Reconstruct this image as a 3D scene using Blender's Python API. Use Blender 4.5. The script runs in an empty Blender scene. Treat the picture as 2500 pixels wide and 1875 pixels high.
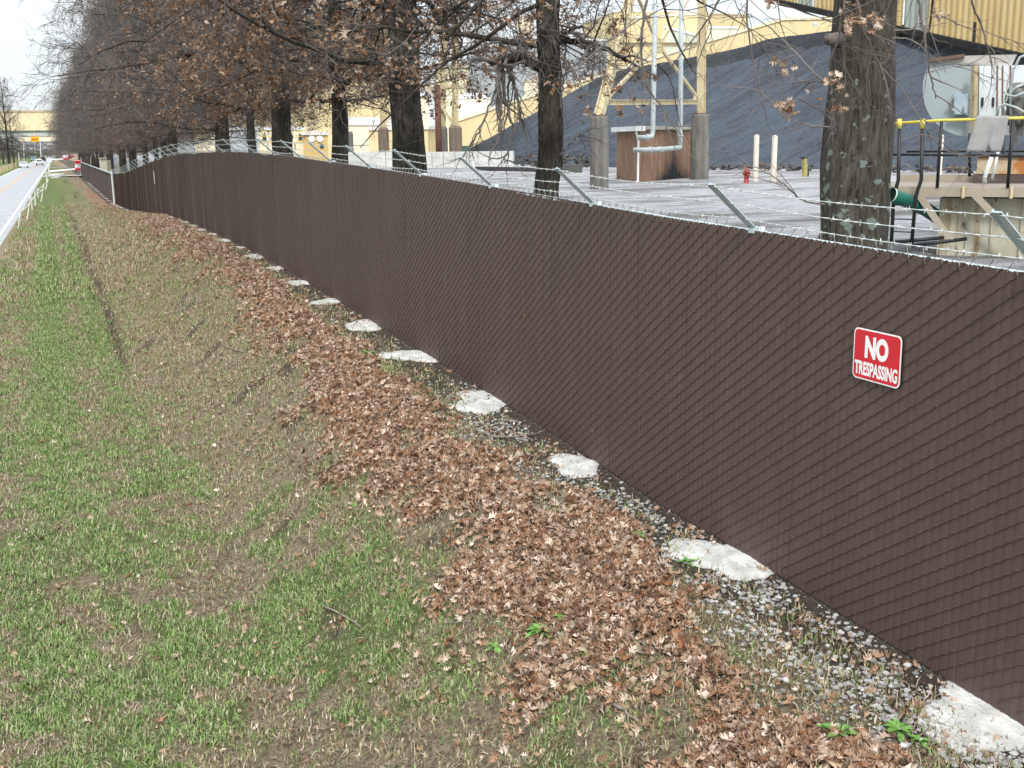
import bpy, math, random
import numpy as np
from mathutils import Vector
rng = np.random.default_rng(7); random.seed(7)
C = bpy.data.collections.new("scene"); SC = bpy.context.scene; SC.collection.children.link(C)

# ------------------------------------------------------------------ camera, sky, sun
FP, ROLL, ZC = 2700., .015, 2.9
cr, sr = math.cos(ROLL), math.sin(ROLL)
_dx, _dy = 105-1250, 365-937.5
_u, _v = _dx*cr-_dy*sr, _dx*sr+_dy*cr
PITCH = math.atan2(-_v, FP); PSI = math.atan2(-_u, math.hypot(FP, _v))
fw = np.array([math.sin(PSI), math.cos(PSI), 0]); rt = np.array([math.cos(PSI), -math.sin(PSI), 0]); up = np.array([0, 0, 1.])
CF = fw*math.cos(PITCH)-up*math.sin(PITCH); CU = up*math.cos(PITCH)+fw*math.sin(PITCH)
CAM = np.array([0, 0, ZC])
def ray(x, y):
    a, b = x-1250, y-937.5
    return CF+rt*((a*cr-b*sr)/FP)-CU*((a*sr+b*cr)/FP)
def at(x, y, F):
    r = ray(x, y); return CAM+r*(F/math.hypot(r[0], r[1]))
def onz(x, y, z=.95):
    r = ray(x, y); return CAM+r*((z-ZC)/r[2])
def proj(P):
    d = np.asarray(P)-CAM; z = d@CF; uu = FP*(d@rt)/z; vv = -FP*(d@CU)/z
    return 1250+uu*cr+vv*sr, 937.5-uu*sr+vv*cr
cam = bpy.data.cameras.new("camera"); co = bpy.data.objects.new("camera", cam); C.objects.link(co)
cam.sensor_width = 36; cam.lens = FP/2500*36; cam.clip_start = .1; cam.clip_end = 6000
R_ = rt*cr-CU*(-sr)*(-1); 
ximg = rt*cr - (-CU)*0
# image x axis = rt*cr + up-part ; derived from the pixel mapping above
X_ = rt*cr-CU*sr*1.0; Y_ = CU*cr+rt*sr
from mathutils import Matrix
Zb = -CF
m = Matrix(((X_[0], Y_[0], Zb[0], 0), (X_[1], Y_[1], Zb[1], 0), (X_[2], Y_[2], Zb[2], ZC), (0, 0, 0, 1)))
XX = rt*cr-CU*sr; YY = rt*sr+CU*cr
co.matrix_world = m
SC.camera = co
SC.render.resolution_x, SC.render.resolution_y = 1024, 768
SC.view_settings.view_transform = 'Standard'; SC.view_settings.look = 'None'
SC.view_settings.exposure = .95; SC.view_settings.gamma = 1

SUN_EL, SUN_AZ = math.radians(48), math.radians(200)     # azimuth of the sun, clockwise from +Y
w = bpy.data.worlds.new("World"); SC.world = w; w.use_nodes = True
nt = w.node_tree; nt.nodes.clear()
N = nt.nodes.new; L = nt.links.new
out = N('ShaderNodeOutputWorld'); mixs = N('ShaderNodeMixShader')
sky = N('ShaderNodeTexSky'); sky.sky_type = 'NISHITA'; sky.sun_disc = False; sky.sun_elevation = SUN_EL; sky.sun_rotation = SUN_AZ
b1 = N('ShaderNodeBackground'); b1.inputs[1].default_value = .1; L(sky.outputs[0], b1.inputs[0])
b2 = N('ShaderNodeBackground'); b2.inputs[0].default_value = (.90, .96, 1, 1); b2.inputs[1].default_value = .74
tc = N('ShaderNodeTexCoord'); mp = N('ShaderNodeMapping'); mp.inputs['Scale'].default_value = (1, 1, 3.5)
nz = N('ShaderNodeTexNoise'); nz.inputs['Scale'].default_value = 3; nz.inputs['Detail'].default_value = 6
rp = N('ShaderNodeValToRGB'); rp.color_ramp.elements[0].position = .30; rp.color_ramp.elements[0].color = (.72, .72, .72, 1); rp.color_ramp.elements[1].position = .55
L(tc.outputs['Generated'], mp.inputs[0]); L(mp.outputs[0], nz.inputs[0]); L(nz.outputs[0], rp.inputs[0])
L(rp.outputs[0], mixs.inputs[0]); L(b1.outputs[0], mixs.inputs[1]); L(b2.outputs[0], mixs.inputs[2]); L(mixs.outputs[0], out.inputs[0])
# overcast sky: the zenith is brighter than the horizon
sz_ = N('ShaderNodeSeparateXYZ'); L(tc.outputs['Generated'], sz_.inputs[0]); mz = N('ShaderNodeMapRange'); mz.inputs[1].default_value = 0; mz.inputs[2].default_value = 1; mz.inputs[3].default_value = .50; mz.inputs[4].default_value = 1.36; L(sz_.outputs[2], mz.inputs[0]); L(mz.outputs[0], b2.inputs[1])
sl = bpy.data.lights.new("sun", 'SUN'); sl.energy = 1.5; sl.angle = math.radians(11); sl.color = (1, .96, .9)
so = bpy.data.objects.new("sun", sl); C.objects.link(so)
sd = Vector((math.sin(SUN_AZ)*math.cos(SUN_EL), math.cos(SUN_AZ)*math.cos(SUN_EL), math.sin(SUN_EL)))
so.rotation_euler = sd.to_track_quat('Z', 'Y').to_euler(); so.location = (0, 0, 60)

# ------------------------------------------------------------------ materials
def mat(name, col, rough=.8, col2=None, scale=4, detail=4, lo=.35, hi=.65, stretch=(1, 1, 1), bump=0, bscale=None, metal=0, spec=.5, island=None, attr=None):
    """col/col2 mixed by stretched noise; island: list of colours picked per mesh island"""
    m = bpy.data.materials.new(name); m.use_nodes = True; t = m.node_tree; n = t.nodes.new; l = t.links.new
    b = t.nodes['Principled BSDF']; b.inputs['Base Color'].default_value = (*col, 1); b.inputs['Roughness'].default_value = rough
    b.inputs['Metallic'].default_value = metal; b.inputs['Specular IOR Level'].default_value = spec
    src = None
    if col2 is not None or bump:
        c = n('ShaderNodeTexCoord'); mp = n('ShaderNodeMapping'); mp.inputs['Scale'].default_value = stretch; l(c.outputs['Object'], mp.inputs[0])
        z = n('ShaderNodeTexNoise'); z.inputs['Scale'].default_value = scale; z.inputs['Detail'].default_value = detail; z.inputs['Roughness'].default_value = .6; l(mp.outputs[0], z.inputs[0])
    if col2 is not None:
        r = n('ShaderNodeValToRGB'); e = r.color_ramp.elements
        e[0].position = lo; e[0].color = (*col, 1); e[1].position = hi; e[1].color = (*col2, 1); l(z.outputs[0], r.inputs[0]); src = r.outputs[0]
    if island:
        g = n('ShaderNodeNewGeometry'); r = n('ShaderNodeValToRGB'); e = r.color_ramp.elements
        e[0].color = (*island[0], 1); e[-1].color = (*island[-1], 1)
        for i, cc in enumerate(island[1:-1]):
            q = e.new((i+1)/(len(island)-1)); q.color = (*cc, 1)
        l(g.outputs['Random Per Island'], r.inputs[0]); src = r.outputs[0]
    if src: l(src, b.inputs['Base Color'])
    if bump:
        z2 = z
        if bscale:
            z2 = n('ShaderNodeTexNoise'); z2.inputs['Scale'].default_value = bscale; z2.inputs['Detail'].default_value = 5; l(mp.outputs[0], z2.inputs[0])
        bp = n('ShaderNodeBump'); bp.inputs['Strength'].default_value = 1; bp.inputs['Distance'].default_value = bump; l(z2.outputs[0], bp.inputs['Height']); l(bp.outputs[0], b.inputs['Normal'])
    return m

def mixc(t, fac, a, b):
    n = t.nodes.new('ShaderNodeMix'); n.data_type = 'RGBA'
    for i, s in ((0, fac), (6, a), (7, b)):
        if isinstance(s, (tuple, list)): n.inputs[i].default_value = (*s, 1)
        elif isinstance(s, float): n.inputs[i].default_value = s
        else: t.links.new(s, n.inputs[i])
    return n.outputs[2]
def noise(t, scale, detail=4, stretch=(1, 1, 1), rough=.6, rot=0):
    c = t.nodes.new('ShaderNodeTexCoord'); mp = t.nodes.new('ShaderNodeMapping'); mp.inputs['Scale'].default_value = stretch; mp.inputs['Rotation'].default_value = (0, 0, rot)
    t.links.new(c.outputs['Object'], mp.inputs[0])
    z = t.nodes.new('ShaderNodeTexNoise'); z.inputs['Scale'].default_value = scale; z.inputs['Detail'].default_value = detail; z.inputs['Roughness'].default_value = rough
    t.links.new(mp.outputs[0], z.inputs[0]); return z.outputs[0]
def ramp(t, src, lo, hi, a=0., b=1.):
    r = t.nodes.new('ShaderNodeMapRange'); r.inputs[1].default_value = lo; r.inputs[2].default_value = hi; r.inputs[3].default_value = a; r.inputs[4].default_value = b
    t.links.new(src, r.inputs[0]); return r.outputs[0]
def math_(t, op, a, b):
    n = t.nodes.new('ShaderNodeMath'); n.operation = op
    for i, s in enumerate((a, b)):
        if isinstance(s, (int, float)): n.inputs[i].default_value = s
        else: t.links.new(s, n.inputs[i])
    return n.outputs[0]

# ------------------------------------------------------------------ mesh helpers
def mk(name, V, faces, material, parent=None, smooth=False, base=None):
    """one mesh object from numpy vertices and a list of (n,k) face arrays"""
    V = np.asarray(V, float)
    if base is None: base = np.array(parent.location) if parent else np.zeros(3)
    me = bpy.data.meshes.new(name); me.vertices.add(len(V)); me.vertices.foreach_set('co', (V-base).astype(np.float32).ravel())
    fl = [np.asarray(f, np.int32) for f in faces if len(f)]
    nl = sum(f.size for f in fl); npoly = sum(len(f) for f in fl)
    me.loops.add(nl); me.polygons.add(npoly)
    me.loops.foreach_set('vertex_index', np.concatenate([f.ravel() for f in fl]))
    tot = np.concatenate([np.full(len(f), f.shape[1], np.int32) for f in fl]); st = np.concatenate([[0], np.cumsum(tot)[:-1]]).astype(np.int32)
    me.polygons.foreach_set('loop_start', st)
    try: me.polygons.foreach_set('loop_total', tot)
    except Exception: pass
    me.polygons.foreach_set('use_smooth', np.full(npoly, bool(smooth)))
    me.update(calc_edges=True); me.validate()
    if material: me.materials.append(material)
    o = bpy.data.objects.new(name, me); C.objects.link(o)
    if parent: o.parent = parent
    else: o.location = base
    return o
class MB:
    def __init__(s): s.V = []; s.F = {}; s.n = 0
    def add(s, V, F):
        V = np.asarray(V, float).reshape(-1, 3)
        for f in F:
            f = np.asarray(f, int)
            if f.size: s.F.setdefault(f.shape[1], []).append(f+s.n)
        s.V.append(V); s.n += len(V); return s
    def box(s, c, size, rot=0, tilt=None):
        """c = centre of the base"""
        l, w_, h = size; P = np.array([[x, y, z] for z in (0, h) for x, y in ((-l/2, -w_/2), (l/2, -w_/2), (l/2, w_/2), (-l/2, w_/2))])
        ca, sa = math.cos(rot), math.sin(rot); Q = P.copy(); Q[:, 0] = P[:, 0]*ca-P[:, 1]*sa; Q[:, 1] = P[:, 0]*sa+P[:, 1]*ca
        return s.add(Q+np.array(c), [[[0, 3, 2, 1], [4, 5, 6, 7], [0, 1, 5, 4], [1, 2, 6, 5], [2, 3, 7, 6], [3, 0, 4, 7]]])
    def bar(s, a, b, w_, h, ref=(0, 0, 1)):
        a = np.array(a, float); b = np.array(b, float); d = (b-a)/np.linalg.norm(b-a)
        sx = np.cross(d, ref); 
        if np.linalg.norm(sx) < 1e-4: sx = np.cross(d, (1, 0, 0))
        sx /= np.linalg.norm(sx); sy = np.cross(sx, d)
        P = [p+sx*i*w_/2+sy*j*h/2 for p in (a, b) for i, j in ((-1, -1), (1, -1), (1, 1), (-1, 1))]
        return s.add(P, [[[0, 3, 2, 1], [4, 5, 6, 7], [0, 1, 5, 4], [1, 2, 6, 5], [2, 3, 7, 6], [3, 0, 4, 7]]])
    def hbeam(s, a, b, w_, h, ref=(0, 0, 1), t=.03):
        a = np.array(a, float); b = np.array(b, float); d = (b-a)/np.linalg.norm(b-a); sx = np.cross(d, ref); sx /= np.linalg.norm(sx); sy = np.cross(sx, d)
        s.bar(a+sy*(h/2-t/2), b+sy*(h/2-t/2), w_, t, ref); s.bar(a-sy*(h/2-t/2), b-sy*(h/2-t/2), w_, t, ref); return s.bar(a, b, t, h-2*t-.002, ref)
    def tube(s, pts, r, n=8, caps=True):
        P = np.array(pts, float)[None]; K = P.shape[1]; R = np.full((1, K), r) if np.isscalar(r) else np.array(r, float)[None]
        V, F = tubes(P, R, n); s.add(V, [F])
        if caps: s.F.setdefault(n, []).append(np.array([list(range(n))[::-1], [i+(K-1)*n for i in range(n)]])+s.n-len(V))
        return s
    def cyl(s, c, r, h, n=20, r2=None):
        c = np.array(c, float); return s.tube([c, c+[0, 0, h]], [r, r if r2 is None else r2], n)
    def lathe(s, c, prof, n=20, axis='z'):
        a = np.linspace(0, 2*math.pi, n, endpoint=False); V = []
        for r, z in prof:
            ring = np.stack([r*np.cos(a), r*np.sin(a), np.full(n, z)], 1)
            if axis == 'x': ring = ring[:, [2, 0, 1]]
            if axis == 'y': ring = ring[:, [0, 2, 1]]
            V.append(ring+np.array(c))
        K = len(prof); i = np.arange(n); F = np.concatenate([np.stack([k*n+i, k*n+(i+1) % n, (k+1)*n+(i+1) % n, (k+1)*n+i], 1) for k in range(K-1)])
        return s.add(np.concatenate(V), [F, np.array([list(range(n))[::-1], [(K-1)*n+j for j in range(n)]])])
    def poly(s, pts): return s.add(pts, [[list(range(len(pts)))]])
    def prism(s, pts, d):
        """closed outline (3-D, planar) extruded by vector d"""
        P = np.array(pts, float); n = len(P); i = np.arange(n)
        return s.add(np.concatenate([P, P+np.array(d)]), [[list(range(n))[::-1], list(range(n, 2*n))], np.stack([i, (i+1) % n, (i+1) % n+n, i+n], 1)])
    def build(s, name, material, parent=None, smooth=False, base=None):
        return mk(name, np.concatenate(s.V), [np.concatenate(v) for v in s.F.values()], material, parent, smooth, base)
def tubes(P, R, n):
    """P (N,K,3) polylines, R (N,K) radii -> vertices, quads"""
    Nn, K, _ = P.shape; T = np.empty_like(P); T[:, 1:-1] = P[:, 2:]-P[:, :-2]; T[:, 0] = P[:, 1]-P[:, 0]; T[:, -1] = P[:, -1]-P[:, -2]
    T /= np.maximum(np.linalg.norm(T, axis=2, keepdims=True), 1e-9)
    ref = np.zeros_like(T); ax = np.argmin(np.abs(T[:, 0]), axis=1); ref[np.arange(Nn), :, ax] = 1
    A = np.cross(T, ref); A /= np.maximum(np.linalg.norm(A, axis=2, keepdims=True), 1e-9); B = np.cross(T, A)
    an = np.linspace(0, 2*math.pi, n, endpoint=False)
    V = P[:, :, None]+R[:, :, None, None]*(A[:, :, None]*np.cos(an)[None, None, :, None]+B[:, :, None]*np.sin(an)[None, None, :, None])
    i = np.arange(n); f = np.concatenate([np.stack([k*n+i, k*n+(i+1) % n, (k+1)*n+(i+1) % n, (k+1)*n+i], 1) for k in range(K-1)])
    F = (f[None]+(np.arange(Nn)*K*n)[:, None, None]).reshape(-1, 4)
    return V.reshape(-1, 3), F
def tag(o, label=None, cat=None, group=None, kind=None):
    if label: o['label'] = label
    if cat: o['category'] = cat
    if group: o['group'] = group
    if kind: o['kind'] = kind
    return o
def thing(name, label, cat, loc, group=None, rz=0):
    o = bpy.data.objects.new(name, None); C.objects.link(o); o.location = tuple(float(v) for v in loc); o.rotation_euler = (0, 0, rz); o.empty_display_size = .2
    return tag(o, label, cat, group)
def copy_tree(o, loc=None, rz=None, sc=None, label=None, group=None):
    c = o.copy(); C.objects.link(c)
    if loc is not None: c.location = loc
    if rz is not None: c.rotation_euler = (0, 0, rz)
    if sc is not None: c.scale = sc
    if label: c['label'] = label
    if group: c['group'] = group
    for ch in list(o.children):
        d = ch.copy(); C.objects.link(d); d.parent = c
        for g in list(ch.children):
            e = g.copy(); C.objects.link(e); e.parent = d
    return c
_lat = rng.random((256, 256))
def vn(x, y):
    x = np.asarray(x, float); y = np.asarray(y, float); xi = np.floor(x).astype(int); yi = np.floor(y).astype(int); fx_ = x-xi; fy_ = y-yi
    fx_ = fx_*fx_*(3-2*fx_); fy_ = fy_*fy_*(3-2*fy_); g = lambda i, j: _lat[i % 256, j % 256]
    return (g(xi, yi)*(1-fx_)+g(xi+1, yi)*fx_)*(1-fy_)+(g(xi, yi+1)*(1-fx_)+g(xi+1, yi+1)*fx_)*fy_
def fbm(x, y, o=4):
    s = 0; a = .5; t = 0
    for k in range(o): s = s+a*vn(x*2**k+k*17.3, y*2**k+k*5.1); t += a; a *= .5
    return s/t
def sst(x): x = np.clip(x, 0, 1); return x*x*(3-2*x)

# ------------------------------------------------------------------ terrain functions
_Y = np.linspace(-60, 1200, 5041)
_fz = np.interp(_Y, [-60, 0, 3.8, 5, 6.3, 7.6, 9.1, 12.6, 15.5, 22, 27, 31, 41, 48, 59, 75, 94, 140, 209, 1200], [-.3, -.16, -.12, -.07, -.05, -.02, .03, .15, .22, .37, .43, .43, .35, .16, -.3, -.95, -1.4, -1.5, -1.6, -1.6])
k_ = np.ones(13)/13; _fz = np.convolve(np.pad(_fz, 6, 'edge'), k_, 'valid')
_fx = np.interp(_Y, [-60, 50, 93, 209, 1200], [4.4, 4.4, 4.85, 5.6, 8]); k_ = np.ones(121)/121; _fx = np.convolve(np.pad(_fx, 60, 'edge'), k_, 'valid')
def fz(Y): return np.interp(Y, _Y, _fz)
def fx(Y): return np.interp(Y, _Y, _fx)
def roadR(Y): return -3.2+.012*np.asarray(Y, float)
def zg(X, Y):
    X = np.asarray(X, float); Y = np.asarray(Y, float); f = fx(Y); a = fz(Y)
    zl = np.interp(Y, [0, 10, 40, 100, 1200], [-1.05, -1.1, -1.25, -1.38, -1.38])
    s = sst((X-1.1)/(f-.5-1.1)); z = zl+(a-zl)*s
    z = z-.10*np.exp(-((X-1.0-.004*Y)/.22)**2)*sst((Y-16)/10)*sst((130-Y)/30)
    rr = roadR(Y); s2 = sst((rr+.9-X)/.8); z = z*(1-s2)+(-1.41)*s2
    z = z+.035*(fbm(X*1.3, Y*1.3)-.5)*sst((X-rr-.5)/1)*(X < f+1)
    b = sst((X-f-.1)/8); z = np.where(X > f, a+(.95-a)*b, z)
    z = np.where(X < rr-6.6, -1.41+.15*(fbm(X*.1, Y*.1)-.5)*sst((rr-6.6-X)/5), z)
    return z

# ================================================================== SETTING
xs = np.unique(np.round(np.concatenate([[-4000, -1500, -600, -250, -120, -60, -35, -22, -16, -12.5], np.arange(-11, -3, .5), np.arange(-3, 5.2, .1), np.arange(5.2, 16, .8), np.arange(16, 60, 4), [70, 90, 130, 200, 400, 1000, 2500, 4000]]), 3))
ys = np.unique(np.round(np.concatenate([[-500, -60, -20, -8], np.arange(-4, 26, .16), np.arange(26, 60, .5), np.arange(60, 240, 3), np.arange(240, 400, 20), [450, 520, 620, 800, 1100, 1800, 3000, 5000]]), 3))
GX, GY = np.meshgrid(xs, ys); GZ = zg(GX, GY)
V = np.stack([GX, GY, GZ], 2).reshape(-1, 3); nx, ny = len(xs), len(ys)
ii, jj = np.meshgrid(np.arange(nx-1), np.arange(ny-1)); a = (jj*nx+ii).ravel(); F = np.stack([a, a+1, a+nx+1, a+nx], 1)
# masks: green patches, leaf litter band, bare soil, gravel yard
def band_edges(Y):
    l = np.interp(Y, [0, 4.8, 5.6, 6.9, 8.1, 9.4, 11.2, 15, 21, 35, 60, 74, 200], [2.7, 2.70, 2.70, 2.58, 2.52, 2.55, 2.66, 2.75, 2.85, 2.95, 2.9, 3.0, 3.5])
    r = np.interp(Y, [0, 4.2, 4.8, 5.6, 6.4, 7.5, 9.4, 9.9, 13, 18, 29, 44, 47, 56, 58, 200], [3.4, 3.46, 3.46, 3.6, 3.72, 3.9, 3.72, 3.6, 3.7, 3.8, 4.05, 4.1, 4.5, 4.5, 4.2, 5])
    return l, r
def leafd(X, Y):
    l, r = band_edges(Y); n = fbm(X*1.1+3, Y*.8, 3)-.5
    n2 = fbm(X*3.3+31, Y*2.2, 3)-.5; n3 = vn(Y*.45+5, Y*0)-.5; d = sst((X-l+n*1.1+n2*1.2+n3*.5+.12-.22*sst((Y-11)/6))/.6)*sst((r-X+n*.5+n2*.5+.12)/.3)*(1-.8*sst((fbm(X*2.2+90, Y*1.6, 3)-.66)/.07))
    return d
def greenm(X, Y):
    n = fbm(X*1.0+11, Y*.7, 4)+.85*(fbm(X*4.4, Y*3.3, 3)-.5); g = sst((n-.37)/.34)
    g = g*(1-.6*sst((Y-11)/10))*(1-.75*np.exp(-((X-1.9)/.75)**2)*sst((Y-9)/6)); st = np.exp(-((X-(-.25))/.33)**2)*sst((Y-8)/10)*1.0+.55*np.exp(-((X-.75)/.25)**2)*sst((Y-14)/10)
    side = sst((3.2-X)/1.6)
    return np.clip(g*(.25+.75*side)+st, 0, 1)
def soilm(X, Y):
    s = sst((X-(fx(Y)-.75))/.35)*.9; n = fbm(X*1.7+50, Y*1.2+9, 4); s = np.maximum(s, sst((n-.60)/.12)*(.6+.35*sst((Y-9)/5))*sst((X-.9)/.8)*(.2+1.*sst((fbm(X*7, Y*6, 3)-.38)/.25)))
    dt = np.exp(-((X-1.05-.004*Y+.15*(vn(Y*.3, X*0)-.5))/.14)**2)*sst((Y-18)/8)*sst((110-Y)/30)
    return np.clip(np.maximum(s, dt), 0, 1)
def setattr_(me, nm, val):
    at_ = me.attributes.new(nm, 'FLOAT', 'POINT'); at_.data.foreach_set('value', np.asarray(val, np.float32).ravel())
gm = bpy.data.materials.new('verge'); gm.use_nodes = True; t = gm.node_tree; bs = t.nodes['Principled BSDF']; bs.inputs['Roughness'].default_value = 1; bs.inputs['Specular IOR Level'].default_value = .1
def attr(t, nm):
    q = t.nodes.new('ShaderNodeAttribute'); q.attribute_name = nm; return q.outputs['Fac']
nf = noise(t, 26, 6, rough=.85); nm_ = noise(t, 5, 5); nl_ = noise(t, .7, 4)
straw = mixc(t, ramp(t, nf, .38, .62), (.095, .072, .048), (.42, .34, .23)); straw = mixc(t, ramp(t, noise(t, 9, 5, rough=.7), .50, .66, 0., .7), straw, (.10, .085, .07))
grn = mixc(t, ramp(t, nf, .35, .68), (.045, .062, .025), (.22, .27, .10))
soil = mixc(t, ramp(t, nf, .35, .7), (.045, .036, .03), (.16, .13, .1))
lit = mixc(t, ramp(t, nf, .38, .62), (.12, .06, .035), (.42, .26, .18))
grav = mixc(t, ramp(t, nf, .42, .58), (.19, .19, .205), (.60, .60, .63)); grav = mixc(t, ramp(t, noise(t, 2.2, 6, stretch=(.6, 1.3, 1), rough=.75), .50, .66, 0., .75), grav, (.15, .145, .15))
grav = mixc(t, ramp(t, noise(t, .35, 5, stretch=(.5, 1.6, 1)), .46, .62), grav, (.16, .155, .15))
def thr(nm, amp=.7): return ramp(t, math_(t, 'ADD', attr(t, nm), math_(t, 'MULTIPLY', math_(t, 'SUBTRACT', nm_, .5), amp)), .22, .72)
c_ = mixc(t, thr('green', 1.3), straw, grn); c_ = mixc(t, thr('soil'), c_, soil); c_ = mixc(t, thr('leaf', .5), c_, lit); c_ = mixc(t, thr('yard', .1), c_, grav)
t.links.new(c_, bs.inputs['Base Color'])
bp = t.nodes.new('ShaderNodeBump'); bp.inputs['Distance'].default_value = .05; t.links.new(nf, bp.inputs['Height']); t.links.new(bp.outputs[0], bs.inputs['Normal'])
go = mk('ground', V, [F], gm, smooth=True); tag(go, kind='structure')
vx_, vy_ = V[:, 0], V[:, 1]
setattr_(go.data, 'green', (greenm(vx_, vy_)+.55*sst((vy_-85)/20)*sst((4-vx_)/1.5))*(vx_ < 5.2)+(vx_ < roadR(vy_)-6.5)*.3); setattr_(go.data, 'soil', soilm(vx_, vy_)*(vx_ < 9))
setattr_(go.data, 'leaf', np.maximum(leafd(vx_, vy_)*(vx_ < 4.5), .55*(vx_ > fx(vy_))*(vx_ < 10)*(vy_ > 40))*(1-.6*sst((vy_-110)/30))); setattr_(go.data, 'yard', sst((vx_-fx(vy_)-1)/2)*((vy_ < 400) & ((vy_ < 45) | (vx_ > 10))))

# road with markings
def ribbon(name, off0, off1, z, m, y0=-20, y1=900, step=8, parent=None):
    Y = np.arange(y0, y1, step); a0 = roadR(Y)+off0; a1 = roadR(Y)+off1
    V = np.concatenate([np.stack([a0, Y, np.full_like(Y, z, dtype=float)], 1), np.stack([a1, Y, np.full_like(Y, z, dtype=float)], 1)]); n = len(Y); i = np.arange(n-1)
    return mk(name, V, [np.stack([i, i+n, i+n+1, i+1], 1)], m, parent)
asph = mat('asphalt', (.29, .30, .32), .85, (.36, .37, .39), scale=.7, bump=.004, bscale=60)
ro = tag(ribbon('road', -6.3, .35, -1.39, asph), kind='structure')
wl = mat('white_line', (.8, .75, .73), .7, (.6, .6, .58), scale=8); yl = mat('yellow_line', (.62, .33, .08), .7, (.5, .3, .12), scale=8)
tag(ribbon('road_marking', -.12, .02, -1.385, wl), kind='structure'); tag(ribbon('road_marking', -5.95, -5.83, -1.385, wl), kind='structure')
tag(ribbon('road_marking', -3.10, -2.98, -1.385, yl), kind='structure'); tag(ribbon('road_marking', -2.86, -2.74, -1.385, yl), kind='structure')
# driveways crossing the verge, and the yard road in front of the coal
conc = mat('concrete_pale', (.34, .33, .31), .85, (.45, .44, .42), scale=1.5, bump=.004, bscale=30)
for yy in (196., 290.):
    Yv = [yy, yy+7]; P = [(roadR(yy)+.4, yy, -1.36), (fx(yy)+3, yy+1, -1.36), (fx(yy)+3, yy+8, -1.36), (roadR(yy)+.4, yy+7, -1.36)]
    tag(MB().poly(P).build('path', conc), kind='structure')
PB = [onz(x, y) for x, y in ((1180, 408), (1500, 412), (1729, 414), (2000, 418), (2420, 424))]   # foot of the coal
d_ = (PB[3]-PB[1]); d_ /= np.linalg.norm(d_); nrm = np.array([d_[1], -d_[0], 0]); nrm = nrm if nrm@(-PB[2]) > 0 else -nrm
mb = MB()
A0 = PB[1]-d_*40; A1 = PB[3]+d_*60
mb.poly([A0+nrm*.5+[0, 0, .01], A0+nrm*5+[0, 0, .01], A1+nrm*5+[0, 0, .01], A1+nrm*.5+[0, 0, .01]][::-1])
tag(mb.build('yard_road', mat('yard_asphalt', (.17, .16, .17), .9, (.24, .23, .24), scale=.8)), kind='structure')

# ================================================================== FENCE
YPOST = 6.372+2.432*np.arange(-2, 80)
YP = YPOST[(YPOST > 1) & (YPOST < 92)]
HF = 2.37; PIT = .0635
slat_m = mat('brown_slat', (.076, .046, .038), .55, (.089, .055, .045), scale=.9, stretch=(1, 3, .35), lo=.2, hi=.8)
nt_ = slat_m.node_tree; bsd = nt_.nodes['Principled BSDF']; rm = [q for q in nt_.nodes if q.type == 'VALTORGB'][0]
dusty = ramp(nt_, noise(nt_, 2.5, 5, stretch=(1, 3, 1)), .5, .8, 0., .26)
nt_.links.new(mixc(nt_, dusty, rm.outputs[0], (.15, .12, .10)), bsd.inputs['Base Color'])
wire_m = mat('brown_wire', (.066, .045, .039), .4, (.09, .064, .055), scale=30)
galv = mat('galvanised_steel', (.42, .50, .53), .5, (.55, .62, .64), scale=9, metal=.15)
galv_b = mat('galvanised_wire', (.50, .54, .54), .5, (.62, .64, .62), scale=40, metal=.3)
def bow(Y, posts):
    """gentle belly of every panel between its posts"""
    k = np.clip(np.searchsorted(posts, Y)-1, 0, len(posts)-1); s = (Y-posts[k])/2.432
    amp = (.016*np.sin(k*2.37)+.010*np.sin(k*5.1)); far_ = sst((Y-14)/30); tw = .010*np.sin(k*3.3)+far_*.019*(1+.6*np.sin(k*1.7))
    return amp*np.sin(np.clip(s, 0, 1)*math.pi)+tw*(s-.5)
fence = thing('chain_link_fence', 'long chain link fence filled with dark brown privacy slats and topped with barbed wire', 'fence', (4.4, 6.372, float(fz(6.372))))
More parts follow.
